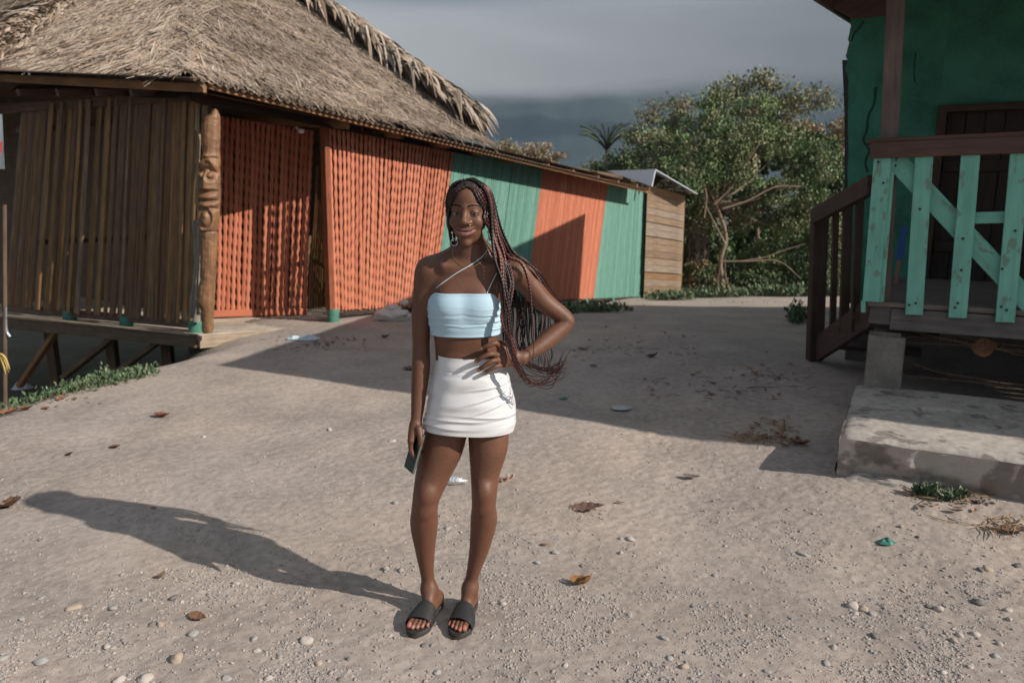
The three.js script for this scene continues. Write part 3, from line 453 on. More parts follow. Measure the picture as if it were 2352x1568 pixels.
  for (let k = 0; k < 3; k++) { const q = hx(0.12 + k * 2.4, 0.1, 0); const pb = q.clone().setY(k ? 0 : slabY - 0.03), py = onR(2022, 772).y; wpart('pier', bar(pb, q.clone().setY(py), 0.235, 0.235, HN, { ch: 0.012 }), mat([0.25, 0.225, 0.195], { map: blotT, bumpMap: blotB, bumpScale: 0.008 }), house); wpart('pier_block', bar(q.clone().setY(py), q.clone().setY(deckY - 0.2), 0.17, 0.17, HN), greyW, house); }
  // deck boards along the front, edge beam
  for (let i = 0; i < 11; i++) { const b = 0.06 + i * 0.165; wpart('deck_board', bar(hx(-0.02, b, deckY), hx(5.2, b, deckY + 0.003 * (i % 3)), 0.155, 0.035), greyW, house); }
  wpart('edge_beam', bar(hx(0.13, 0.02, deckY - 0.1), hx(5.2, 0.02, deckY - 0.1), 0.06, 0.15), wood([0.16, 0.145, 0.135]), house);
  wpart('edge_beam', bar(hx(0.06, -0.005, deckY - 0.075), hx(0.06, 0.2, deckY - 0.075), 0.13, 0.13), wood([0.13, 0.115, 0.1]), house);
  for (let k = 0; k < 4; k++) wpart('joist', bar(hx(0.2 + k * 1.3, 0.1, deckY - 0.1), hx(0.2 + k * 1.3, 1.9, deckY - 0.1), 0.06, 0.14), M.dark, house);
  // railing
  const rl = new THREE.Group(); rl.name = 'railing'; house.add(rl);
  const board = (u0, v0, u1, v1, w, m, nm, off = 0, th = 0.026, par = rl) => wpart(nm, bar(onR(u0, v0, off), onR(u1, v1, off), w, th, HN, { ch: 0.003 }), m, par);
  const bw = 0.105; for (const [a, b, c, d, off] of [[2001, 692, 2029, 350, -0.035], [2100, 722, 2124, 350, -0.035], [2200, 729, 2231, 347, -0.035], [2309, 739, 2345, 344, -0.035], [2425, 748, 2463, 340, -0.035], [2548, 757, 2590, 336, -0.035]]) board(a, b, c, d, bw, paint, 'baluster', off);
  board(2021, 692, 2048, 350, 0.055, paint, 'corner_stile', 0.0, 0.05); board(1984, 716, 1984, 690, 0.03, paint, 'corner_stile', 0.0, 0.05);
  board(2058, 368, 2372, 702, 0.125, paint, 'brace', 0.01); board(2222, 501, 2360, 497, 0.075, paint, 'short_rail', 0.03);
  for (const [u, v] of [[2089, 700], [2104, 696], [2195, 706], [2201, 696], [2301, 704], [2313, 712], [2303, 617], [2209, 620], [2213, 548], [2114, 480], [2333, 530], [2058, 380], [2030, 420], [2018, 372]]) { const p = onR(u, v, -0.052); wpart('nail', tube([p, p.clone().addScaledVector(HN, -0.004)], 0.008, 8), mat([0.03, 0.025, 0.02]), rl); }
  wpart('top_rail', bar(onR(1994, 326, 0.02), onR(2600, 298, 0.02), 0.15, 0.035), brownW, rl);
  wpart('rail_board', bar(onR(2000, 346, -0.055), onR(2600, 322, -0.055), 0.03, 0.105), brownW, rl);
  // post that carries the roof
  wpart('porch_post', bar(onR(2026, 690, 0.09).setY(deckY), onR(2062, -60, 0.09), 0.11, 0.09, HN), wood([0.19, 0.135, 0.12], { roughness: 0.65 }), house);
  // wall behind the porch
  const wi = 1.92, wl = onPlane(1952, 560, hx(0, wi, 0), HN), a0 = wl.clone().sub(hx(0, wi, 0)).dot(HA);
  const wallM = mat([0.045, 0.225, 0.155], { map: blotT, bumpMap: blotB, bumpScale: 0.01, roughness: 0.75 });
  const onV = (u, v) => onPlane(u, v, hx(0, wi, 0), HN); const dl = onV(2152, 300).sub(hx(0, wi, 0)).dot(HA), dT = onV(2165, 243).y, D2 = dl + 1.0, WT = 3.36;
  const edge = [[1956, 20], [1954, 60], [1949, 88], [1951, 96], [1944, 128], [1947, 138], [1943, 160], [1948, 170], [1950, 240], [1948, 330], [1948, 420], [1945, 520], [1942, 640], [1940, 712]], ragged = []; for (let i = 0; i < edge.length - 1; i++) for (let k = 0; k < 4; k++) { const t = k / 4; ragged.push(onV(mix(edge[i][0], edge[i + 1][0], t) + (hash(i, k, 7) - 0.5) * 3, mix(edge[i][1], edge[i + 1][1], t))); }
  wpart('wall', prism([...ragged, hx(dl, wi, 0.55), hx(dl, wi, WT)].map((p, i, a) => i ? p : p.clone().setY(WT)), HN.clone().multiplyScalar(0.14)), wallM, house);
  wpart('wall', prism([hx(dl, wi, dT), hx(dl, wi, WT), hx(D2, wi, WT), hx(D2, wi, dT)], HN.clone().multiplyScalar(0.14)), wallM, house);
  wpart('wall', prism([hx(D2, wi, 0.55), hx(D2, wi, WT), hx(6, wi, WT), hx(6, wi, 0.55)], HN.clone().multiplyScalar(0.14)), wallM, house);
  wpart('foundation', prism([hx(a0 + 0.05, wi + 0.02, -0.2), hx(a0 + 0.05, wi + 0.02, 0.56), hx(6, wi + 0.02, 0.56), hx(6, wi + 0.02, -0.2)], HN.clone().multiplyScalar(0.1)), mat([0.14, 0.125, 0.11], { map: blotT }), house);
  // cracks in the plaster: thin open seams
  const crack = (px, r = 0.006) => { const p = px.map(([u, v]) => onV(u, v).addScaledVector(HN, -0.002)); wpart('crack', tube(curve(p, 26), r, 4), mat([0.012, 0.05, 0.035]), house); };
  crack([[2013, 200], [2008, 240], [1996, 265], [1992, 300], [1984, 322], [1997, 345], [1988, 372], [1994, 395]], 0.011); crack([[1985, 48], [1973, 66], [1962, 78], [1956, 95]], 0.008); crack([[2104, 120], [2100, 160], [2102, 190]], 0.005);
  wpart('corner_board', prism([[1935, 138], [1958, 136], [1962, 430], [1960, 560], [1938, 560], [1941, 430], [1940, 250]].map(([u, v]) => onPlane(u, v, hx(0, wi + 0.16, 0), HN)), HN.clone().multiplyScalar(0.05)), wood([0.085, 0.07, 0.06]), house);
  // door
  const door = new THREE.Group(); door.name = 'door'; house.add(door); const dm = wood([0.04, 0.024, 0.018]), fm = wood([0.075, 0.045, 0.028]);
  wpart('frame', bar(hx(dl + 0.03, wi - 0.01, deckY), hx(dl + 0.03, wi - 0.01, dT), 0.07, 0.1, HN), fm, door); wpart('frame', bar(hx(D2 - 0.03, wi - 0.01, deckY), hx(D2 - 0.03, wi - 0.01, dT), 0.07, 0.1, HN), fm, door); wpart('frame', bar(hx(dl, wi - 0.012, dT - 0.03), hx(D2, wi - 0.012, dT - 0.03), 0.1, 0.06), fm, door);
  for (let i = 0; i < 6; i++) { const a = dl + 0.07 + (D2 - dl - 0.14) * (i + 0.5) / 6; wpart('plank', bar(hx(a, wi + 0.06, deckY), hx(a, wi + 0.06, dT - 0.06), (D2 - dl - 0.14) / 6 - 0.006, 0.03, HN), dm, door); }
  for (const y of [deckY + 0.3, deckY + 1.0, deckY + 1.75]) wpart('ledge', bar(hx(dl + 0.08, wi + 0.03, y), hx(D2 - 0.08, wi + 0.03, y), 0.03, 0.1), dm, door);
  // other walls close the house
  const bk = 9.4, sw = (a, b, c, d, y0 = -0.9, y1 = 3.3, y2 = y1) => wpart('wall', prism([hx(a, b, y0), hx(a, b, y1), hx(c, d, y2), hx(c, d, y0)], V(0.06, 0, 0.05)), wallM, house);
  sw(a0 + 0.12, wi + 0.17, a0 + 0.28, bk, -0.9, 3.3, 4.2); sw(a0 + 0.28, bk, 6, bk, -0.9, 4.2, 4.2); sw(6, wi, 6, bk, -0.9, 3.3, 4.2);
  // tin roof: eave over the porch, rising to the back; ragged rake boards
  const ry = (i) => 3.04 + 0.145 * (i + 0.35), rf = a0 - 0.36; const tinR = mat([0.16, 0.12, 0.10], { map: blotT, roughness: 0.6, metalness: 0.3 });
  const nW = 76; wpart('roof_sheet', patch(nW * 5, 1, (u, v) => { const a = mix(rf, 6.3, u), i = mix(-0.55, bk + 0.3, v); return hx(a, i, ry(i) + 0.1 + 0.014 * Math.cos(u * nW * 6.2832)); }, { uvs: (u, v) => [u * 7, v * 9] }), tinR, house);
  wpart('ceiling', prism([hx(rf + 0.12, -0.48, ry(-0.48)), hx(6.2, -0.48, ry(-0.48)), hx(6.2, bk, ry(bk)), hx(rf + 0.12, bk, ry(bk))], V(0, 0.02, 0)), wood([0.05, 0.035, 0.03]), house);
  wpart('rake_board', prism([hx(rf + 0.02, -0.52, ry(-0.52) - 0.08), hx(rf + 0.02, -0.52, ry(-0.52) + 0.09), hx(rf + 0.02, bk, ry(bk) + 0.09), hx(rf + 0.02, bk, ry(bk) - 0.08)], HA.clone().multiplyScalar(0.03)), wood([0.17, 0.105, 0.08]), house);
  wpart('soffit', prism([[1908, 16], [1932, 2], [2040, -6], [2052, 34], [1962, 44]].map(([u, v]) => onPlane(u, v, hx(0, wi - 0.12, 0), HN)), HN.clone().multiplyScalar(-0.03)), wood([0.15, 0.095, 0.075]), house);
  wpart('soffit_tin', prism([[1888, 13], [1898, 3], [1925, -4], [1934, 12], [1912, 16]].map(([u, v]) => onPlane(u, v, hx(0, wi - 0.15, 0), HN)), HN.clone().multiplyScalar(-0.02)), tinR, house);
  // stair at the side of the porch: dark handrail, newel, balusters, treads
  const st = new THREE.Group(); st.name = 'stair'; house.add(st);
  const nb = P(1871, 826, 6.75), nt = P(1884, 486, 6.75), h0 = P(1872, 496, 6.7), h1 = P(2003, 424, 5.45);
  wpart('newel', bar(nb, nt, 0.135, 0.1, V(0, 0, 1)), brown2, st); wpart('handrail', bar(h0, h1, 0.06, 0.145), brown2, st);
  for (const [u0, v0, u1, v1, Z, w] of [[1912, 780, 1921, 468, 6.35, 0.05], [1938, 770, 1949, 452, 6.1, 0.075], [1962, 760, 1977, 436, 5.8, 0.06]]) wpart('stair_baluster', bar(P(u0, v0, Z), P(u1, v1, Z), w, 0.04, V(0, 0, 1)), brown2, st);
  wpart('stringer', bar(P(1880, 800, 6.7), P(2004, 715, 5.5), 0.05, 0.24), brown2, st);
  for (const [u, v, Z] of [[1905, 790, 6.6], [1930, 752, 6.2], [1962, 722, 5.8]]) { const p = P(u, v, Z); wpart('tread', bar(p, p.clone().addScaledVector(HA, 0.75), 0.26, 0.04), brown2, st); }
  wpart('tread_patch', bar(P(1899, 733, 6.55), P(1931, 731, 6.5), 0.12, 0.05), mat([0.5, 0.47, 0.43]), st).userData.label = 'pale board nailed on the stair';
  // what leans by the wall
  const tb = thing('leaning_board', 'narrow board, blue above and tan below, leaning behind the porch post', 'board', hx(0.46, 1.5, deckY)); const q0 = onPlane(2056, 672, hx(0, 1.2, 0), HN).setY(deckY + 0.02), q2 = onPlane(2078, 520, hx(0, 1.2, 0), HN), q1 = lv(q0, q2, 0.42);
  wpart('lower_piece', bar(q0, q1, 0.04, 0.03, HN), wood([0.30, 0.2, 0.16]), tb); wpart('upper_piece', bar(q1, q2, 0.055, 0.03, HN), mat([0.03, 0.11, 0.30]), tb);
  // strands of barbed wire under the porch
  const wm = mat([0.16, 0.10, 0.07], { roughness: 0.6, metalness: 0.5 }); let wi2 = 0;
  for (const pts of [[[2060, 735], [2160, 760], [2260, 783], [2420, 802]], [[2062, 752], [2170, 778], [2270, 798], [2430, 820]], [[2064, 772], [2180, 780], [2280, 800], [2430, 838]], [[2064, 786], [2180, 791], [2300, 800], [2430, 815]], [[2060, 815], [2140, 850], [2240, 868], [2430, 895]], [[2060, 862], [2160, 870], [2260, 880], [2430, 905]]]) {
    const c = curve(pts.map(([u, v]) => onR(u, v, 0.1)), 40), w = thing('barbed_wire', ['rusty barbed wire strand tied just under the porch deck', 'second barbed wire strand below the porch deck', 'third barbed wire strand below the porch deck', 'fourth barbed wire strand below the porch deck', 'fifth barbed wire strand below the porch, above the lowest', 'lowest barbed wire strand close above the concrete slab'][wi2++], 'wire', c[0], 'barbed wire strands under the porch');
    wpart('wire', tube(c, 0.0028, 5), wm, w); const bs = []; for (let i = 3; i < 40; i += 4) for (const s of [-1, 1]) bs.push(tube([c[i].clone().add(V(0, -0.014, 0.008 * s)), c[i].clone().add(V(0.006 * s, 0.014, -0.008 * s))], 0.0018, 4)); wpart('barbs', merge(bs), wm, w);
  }
}

// ---------- mountain ----------
{
  const g = patch(170, 44, (u, v) => { const az = mix(-0.75, 0.8, u), D = mix(950, 2050, v), x = D * Math.sin(az), z = -D * Math.cos(az); const env = ss(-0.5, 0.06, az) * 0.55 + 0.5, ridge = (0.86 + 0.3 * fbm(az * 5 + 3, 2, 1, 4)) * env; const h = 330 * ridge * Math.pow(ss(0, 0.82, v), 0.8) + (fbm(x * 0.006, z * 0.006, 2, 5) - 0.5) * 95 * ss(0, 0.3, v) + (noise3(x * 0.05, z * 0.05, 3) - 0.5) * 10; return V(x, -12 + h, z); }, { uvs: (u, v) => [u * 60, v * 30] });
  structure('mountain', g, mat([0.018, 0.034, 0.032], { map: blotS, roughness: 1 }));
}
// stratus lying on the ridge: a few drifting layers, thin at their lower rim
{
  const R = 1150; for (let k = 0; k < 3; k++) {
    const D = R - k * 150, top = D * 0.27, bot = D * 0.112;
    const g = patch(90, 24, (u, v) => { const az = mix(-0.75, 0.85, u); return V(D * Math.sin(az), EYE + mix(bot, top, v) + 10 * (noise3(u * 14, v * 4, k) - 0.5), -D * Math.cos(az) - 60 * v); }, { uvs: (u, v) => [u, v] });
    const al = tex(1024, (u, v) => { const n = fbm(u * 7 + k * 3.7, v * 3, k * 5 + 2, 5) - 0.5, n2 = fbm(u * 30 + k, v * 14, k * 3 + 9, 4) - 0.5; return 0.7 * ss(0.07, 0.27, v + 0.16 * n + 0.05 * n2 + 0.08 * ss(0.55, 0.3, u)) * (1 - ss(0.7, 1, v)); }, { srgb: false, h: 256 });
    const o = part('cloud', g, mat([0.265, 0.28, 0.30], { alphaMap: al, transparent: true, roughness: 1, depthWrite: false }), scene); o.userData = { kind: 'structure' };
  }
}
scene.fog = new THREE.FogExp2(new THREE.Color().setRGB(0.52, 0.74, 1.0), 0.00021);
// ---------- trees, bushes ----------
const leafGeo = (() => { const pos = [0, 0, 0, -0.3, 0.45, 0.06, 0, 0.4, -0.05, 0.3, 0.45, 0.06, -0.2, 0.8, 0.0, 0, 0.78, -0.08, 0.2, 0.8, 0.0, 0, 1.1, -0.15]; return geoOf(pos, [0, 2, 1, 0, 3, 2, 1, 2, 5, 1, 5, 4, 2, 3, 6, 2, 6, 5, 4, 5, 7, 5, 6, 7]); })();
const leafM = mat([1.6, 1.55, 1.5], { roughness: 0.6 });
const bark = wood([0.30, 0.215, 0.15]), barkG = wood([0.22, 0.18, 0.145]);
// blobs: [u, v, Z, rx, ry (px), density]; each gets clumps of leaves and limbs from the fork
function makeTree(name, label, o) {
  const { base, fork, blobs, cols, leaf = 0.1, seed, barkM = bark, tr = 0.1, twigs = 1, bare = 0, group } = o; const R = rng(seed), t = thing(name, label, 'tree', base, group);
  const trunkPts = [base.clone().add(V(0, -0.25, 0)), ...(o.trunk || [])].concat([fork]); const tp = trunkPts.length > 2 ? curve(trunkPts, 14) : trunkPts; wpart('trunk', tube(tp, tp.map((_, i) => tr * (1 - 0.4 * i / tp.length)), 9), barkM, t);
  const list = [], limbs = [], twig = [];
  for (const [u, v, Z, rx, ry, den] of blobs) {
    const c = P(u, v, Z), s = Z / F, ax = rx * s, ay = ry * s, az = Math.min(ax, ay * 1.4); const mid = lv(fork, c, 0.5).add(V((R() - 0.5) * 0.5, -0.05 * fork.distanceTo(c), (R() - 0.5) * 0.5));
    const n0 = fork.distanceTo(c); limbs.push(tube(curve([fork, mid, c], 10), Array.from({ length: 11 }, (_, i) => Math.max(0.012, tr * 0.5 * (1 - i / 11))), 6));
    const clumps = Math.round(den * (14 + ax * ay * 40));
    for (let k = 0; k < clumps; k++) {
      let d; do d = V(R() * 2 - 1, R() * 2 - 1, R() * 2 - 1); while (d.length() > 1); d.multiplyScalar(0.55 + 0.45 * R()); const cc = c.clone().add(V(d.x * ax, d.y * ay, d.z * az)), cr = 0.16 + R() * 0.26;
      if (R() < 0.55 * twigs) { const from = lv(c, cc, 0.25); twig.push(tube([from, lv(from, cc, 0.55).add(V((R() - 0.5) * 0.15, 0.06, (R() - 0.5) * 0.15)), cc.clone().add(V(0, cr * 0.7, 0))], [0.02, 0.012, 0.004], 4, { cap: false })); }
      const nl = Math.round((1 - bare) * (30 + R() * 40)), base = cols[Math.floor(R() * cols.length)], kk = 0.7 + R() * 0.6;
      for (let q = 0; q < nl; q++) { const p = cc.clone().add(V((R() + R() - 1) * cr, (R() + R() - 1) * cr * 0.8, (R() + R() - 1) * cr)), k2 = kk * (0.8 + R() * 0.4); list.push([Mx(p, eul((R() - 0.5) * 2.4, R() * 6.28, (R() - 0.5) * 1.6), leaf * 0.68 * (0.6 + R() * 0.7)), rgb(base[0] * k2, base[1] * k2, base[2] * k2)]); }
    }
  }
  limbs.forEach((l) => wpart('limb', l, barkM, t)); if (twig.length) stuffOf(wpart('twigs', merge(twig), barkM, t));
  t.updateWorldMatrix(true, false); const inv = t.matrixWorld.clone().invert(); list.forEach((l) => l[0].premultiply(inv)); if (list.length) stuffOf(instances('crown', leafGeo, leafM, list, t)); return t;
}
const G1 = [[0.065, 0.105, 0.04], [0.09, 0.135, 0.05], [0.12, 0.15, 0.07], [0.05, 0.08, 0.03]], G2 = [[0.11, 0.12, 0.055], [0.14, 0.135, 0.075], [0.08, 0.10, 0.045]], BR = [[0.22, 0.165, 0.105], [0.26, 0.195, 0.135], [0.17, 0.13, 0.08], [0.13, 0.125, 0.06]], DK = [[0.03, 0.05, 0.02], [0.045, 0.07, 0.025], [0.06, 0.085, 0.03]];
{
  const gp = (u, Z) => { const p = P(u, 690, Z); p.y = gh(p.x, p.z); return p; };
  makeTree('broad_tree', 'broad green tree with pale twisted trunk beside the sandy track', { base: gp(1668, 19.5), fork: P(1645, 470, 19.8), trunk: [P(1655, 600, 19.5), P(1668, 545, 19.6)], tr: 0.075, seed: 1, cols: [...G1, ...G2], leaf: 0.13,
    blobs: [[1560, 330, 20, 75, 45, 1], [1640, 300, 20.2, 80, 50, 1], [1720, 330, 20, 80, 50, 1], [1800, 330, 20.4, 75, 55, 1], [1870, 380, 20.2, 70, 60, 1], [1520, 390, 20, 60, 40, 1], [1600, 400, 19.4, 60, 40, 0.9], [1690, 410, 19.4, 60, 40, 0.8], [1780, 440, 19.6, 70, 40, 0.9], [1860, 470, 19.8, 70, 45, 1], [1700, 500, 20.2, 80, 45, 0.8], [1800, 520, 20, 80, 45, 0.9], [1620, 480, 20.4, 50, 50, 0.8], [1900, 540, 20.4, 60, 60, 0.9], [1660, 350, 19.5, 70, 45, 0.9], [1740, 250, 20.6, 60, 40, 0.7], [1640, 240, 20.6, 60, 40, 0.6]] });
  // bare limbs that catch the sun
  const lt = scene.getObjectByName('broad_tree'); for (const [pts, r] of [[[[1660, 480], [1720, 460], [1780, 430], [1840, 428]], 0.05], [[[1640, 470], [1680, 430], [1710, 380], [1745, 330]], 0.045], [[[1618, 500], [1622, 440], [1600, 405], [1578, 390]], 0.04], [[[1655, 600], [1720, 600], [1790, 600], [1840, 640]], 0.035], [[[1666, 560], [1640, 510], [1620, 470]], 0.05], [[[1690, 690], [1668, 640], [1666, 590]], 0.045], [[[1650, 690], [1650, 640], [1660, 590]], 0.03], [[[1700, 600], [1760, 590], [1800, 575], [1850, 560]], 0.03]]) { const c = curve(pts.map(([u, v]) => P(u, v, 19.1)), 14); wpart('limb', tube(c, c.map((_, i) => r * 0.6 * (1 - 0.6 * i / c.length)), 7), bark, lt); }
  makeTree('sparse_tree', 'tall sparse tree with thin upper twigs behind the broad tree', { base: gp(1745, 24), fork: P(1735, 330, 24), tr: 0.06, seed: 2, cols: [...G2, BR[3]], leaf: 0.14, twigs: 1.8, bare: 0.55, blobs: [[1700, 215, 24, 60, 45, 1], [1760, 195, 24, 50, 30, 1], [1820, 235, 24, 60, 40, 1], [1890, 230, 24, 50, 35, 0.7], [1650, 230, 24, 45, 40, 0.8], [1760, 260, 24, 110, 45, 1]] });
  makeTree('brown_tree', 'brownish half-bare tree close to the green house wall', { base: gp(1930, 27), fork: P(1915, 420, 27), tr: 0.12, seed: 3, cols: BR, leaf: 0.14, twigs: 1.4, bare: 0.25, blobs: [[1900, 330, 27, 80, 50, 1], [1840, 300, 27, 60, 35, 0.7], [1920, 410, 27, 80, 60, 1], [1960, 300, 27, 60, 40, 1]] });
  makeTree('olive_tree', 'olive green rounded tree standing behind the plank shed', { base: gp(1520, 24), fork: P(1510, 440, 24), tr: 0.12, seed: 4, cols: [...G2, ...G1], leaf: 0.14, blobs: [[1430, 375, 24, 70, 35, 1], [1500, 340, 24, 70, 50, 1], [1560, 300, 25, 60, 50, 0.9], [1480, 420, 24, 90, 40, 1], [1570, 400, 24, 60, 60, 1], [1380, 400, 25, 50, 25, 1]] });
  makeTree('bare_tree', 'grey brown half-bare tree rising above the olive tree', { base: gp(1490, 28), fork: P(1500, 330, 28), tr: 0.1, seed: 5, cols: [...G2, BR[3], BR[2]], leaf: 0.12, twigs: 1.8, bare: 0.55, blobs: [[1495, 270, 28, 50, 45, 1], [1560, 250, 28, 50, 35, 1], [1460, 310, 28, 40, 30, 1]] });
  makeTree('scrub_tree', 'pale brown scrub tree seen above the tin eaves of the hut', { base: P(1200, 470, 30), fork: P(1200, 400, 30), tr: 0.1, seed: 6, cols: BR, leaf: 0.14, twigs: 1.5, bare: 0.2, blobs: [[1165, 348, 30, 40, 18, 1], [1220, 350, 30, 50, 22, 1], [1265, 372, 30, 40, 18, 1]] });
  makeTree('shade_tree', 'dark leafy tree filling the thicket behind the twisted trunk', { base: gp(1800, 25), fork: P(1800, 560, 25), tr: 0.05, seed: 7, cols: [...DK, G1[0]], leaf: 0.24, blobs: [[1640, 380, 26, 90, 70, 1], [1740, 340, 26, 90, 70, 1], [1840, 370, 26, 90, 70, 1], [1920, 440, 26, 80, 80, 1], [1560, 420, 26, 80, 60, 1], [1680, 600, 25, 80, 60, 1], [1560, 560, 25, 60, 90, 1], [1940, 620, 25, 60, 80, 1], [1620, 560, 24, 70, 70, 1.1], [1720, 540, 25, 80, 70, 1.1], [1820, 540, 25, 80, 80, 1.1], [1910, 560, 25, 70, 90, 1.1], [1600, 470, 24, 60, 60, 1], [1760, 640, 24, 110, 40, 1], [1890, 640, 24, 80, 50, 1], [1700, 460, 25, 90, 60, 1]] });
  // shrubs along the track
  const sh = (u, v, Z, rx, ry, cols, seed, label) => { const b = gp(u, Z); makeTree('shrub', label, { base: b, fork: lv(b, P(u, v, Z), 0.4), tr: 0.04, seed, cols, leaf: 0.12, blobs: [[u - rx * 0.45, v + ry * 0.3, Z, rx * 0.6, ry * 0.7, 1], [u + rx * 0.45, v + ry * 0.3, Z, rx * 0.6, ry * 0.7, 1], [u, v - ry * 0.2, Z, rx * 0.7, ry * 0.8, 1]], group: 'shrubs along the far side of the track' }); };
  sh(1760, 590, 20.8, 70, 45, G1, 21, 'bright green shrub under the spreading limbs of the broad tree'); sh(1860, 600, 20.6, 60, 60, G1, 22, 'green shrub between the broad tree and the porch stair'); sh(1600, 640, 20.2, 45, 60, [...DK, BR[2]], 23, 'dark scrubby shrub at the corner of the plank shed'); sh(1720, 650, 20.4, 50, 30, DK, 24, 'low dark shrub beside the twisted trunk'); sh(1910, 640, 21, 50, 60, G2, 25, 'olive shrub seen between the porch stair balusters');
  // hanging dry fronds
  const R = rng(41), gs = []; for (let i = 0; i < 150; i++) { const p = P(1580 + R() * 50, 455 + R() * 150, 20.2 + R() * 0.8), L = 0.3 + R() * 0.5, a = (R() - 0.5) * 0.7, q = [p, p.clone().add(V(a * 0.4, -L * 0.5, 0.02)), p.clone().add(V(a * 0.5, -L, 0.08))]; gs.push(tube(q, [0.007, 0.009, 0.002], 3, { cap: false })); }
  const fr = thing('dry_fronds', 'grey dry fronds hanging from the thicket behind the plank shed', 'fronds', P(1610, 640, 20)); stuffOf(wpart('fronds', merge(gs), mat([0.20, 0.165, 0.125]), fr));
  // coconut palm far off
  const pb = P(1392, 470, 46), ph = P(1394, 345, 46); pb.y = -1.5; const palm = thing('palm_tree', 'small palm tree rising above the scrub below the mountain', 'palm', pb); wpart('trunk', tube([pb, lv(pb, ph, 0.5).add(V(0.15, 0, 0)), ph], [0.16, 0.12, 0.1], 8), barkG, palm);
  const R5 = rng(55); for (let i = 0; i < 22; i++) { const az = i / 22 * 6.28 * 2.6 + R5() * 0.3, up = 0.75 + R5() * 0.75, L = 1.5 + R5() * 0.5, pts = []; for (let k = 0; k <= 8; k++) { const s = k / 8; pts.push(ph.clone().add(V(Math.cos(az) * L * s * Math.cos(up * (1 - s * 0.5)), L * s * Math.sin(up) * 1.15 - 0.45 * s * s * s, Math.sin(az) * L * s * Math.cos(up * (1 - s * 0.5))))); } const g = [tube(pts, 0.035, 4)]; for (let k = 1; k < 26; k++) { const s = k / 26, j = Math.min(7, Math.floor(s * 8)), p = lv(pts[j], pts[j + 1], s * 8 - j), t = pts[j + 1].clone().sub(pts[j]).normalize(), sd = t.clone().cross(V(0, 1, 0)).normalize(); for (const e of [-1, 1]) { const q = p.clone().addScaledVector(sd, e * 0.38 * (1 - s * 0.6)).addScaledVector(t, 0.22).add(V(0, -0.16, 0)), m = t.clone().multiplyScalar(0.06); g.push(geoOf([p.x - m.x, p.y, p.z - m.z, p.x + m.x, p.y, p.z + m.z, q.x, q.y, q.z], [0, 1, 2])); } } wpart('frond', merge(g), mat([0.05, 0.085, 0.035], { roughness: 0.55 }), palm); }
}

// ---------- gravel, stones, leaves, litter, weeds ----------
function rock(seed, detail = 1, rough = 0.3) {
  let g = new THREE.IcosahedronGeometry(1, detail); g.deleteAttribute('uv'); g.deleteAttribute('normal'); g = mergeVertices(g, 1e-4); const p = g.getAttribute('position');
  for (let i = 0; i < p.count; i++) { const v = V(p.getX(i), p.getY(i), p.getZ(i)), k = 1 + rough * 2 * (fbm(v.x * 1.1 + seed * 7, v.y * 1.1, v.z * 1.1 + seed, 3) - 0.5); v.multiplyScalar(k); p.setXYZ(i, v.x, v.y * 0.62, v.z * 0.85); }
  g.computeVertexNormals(); g.setAttribute('uv', new THREE.Float32BufferAttribute(new Float32Array(p.count * 2), 2)); return g;
}
const fastPG = (u, v) => { let p = PY(u, v, 0); p = PY(u, v, gh(p.x, p.z)); p.y = gh(p.x, p.z); return p; };
{
  const R = rng(808), list = [], tones = [[0.37, 0.32, 0.29], [0.34, 0.30, 0.275], [0.40, 0.345, 0.31], [0.27, 0.25, 0.24], [0.37, 0.31, 0.27], [0.32, 0.30, 0.285]];
  let tries = 0; while (list.length < 60000 && tries++ < 260000) {
    const u = -60 + R() * 2480, v = 905 + Math.pow(R(), 0.8) * 700, d = fbm(u * 0.006 + 3, v * 0.011, 6, 3) + 0.5 * (fbm(u * 0.03, v * 0.05, 2, 2) - 0.5), near = ss(1000, 1400, v); if (R() > 0.025 + near * 0.12 + ss(0.52, 0.68, d) * (0.2 + 0.75 * near)) continue;
    const p = fastPG(u, v); if (p.x < ditchX(-p.z) - 0.1) continue; const big = Math.pow(R(), 10), s = 0.0013 + R() * R() * 0.0036 + big * 0.009; const t = tones[Math.floor(R() * 6)], k = 0.72 + R() * 0.3;
    list.push([Mx(p.add(V(0, -s * 0.1, 0)), eul((R() - 0.5) * 0.8, R() * 6.28, (R() - 0.5) * 0.8), V(s * (0.8 + R() * 0.6), s * (0.7 + R() * 0.5), s)), rgb(t[0] * k, t[1] * k, t[2] * k)]);
  }
  const g = instances('gravel', rock(3, 0, 0.5), mat(0xffffff, { roughness: 0.95 }), list); g.userData = { kind: 'stuff', label: 'grey and tan gravel strewn over the sandy ground', category: 'gravel' };
}
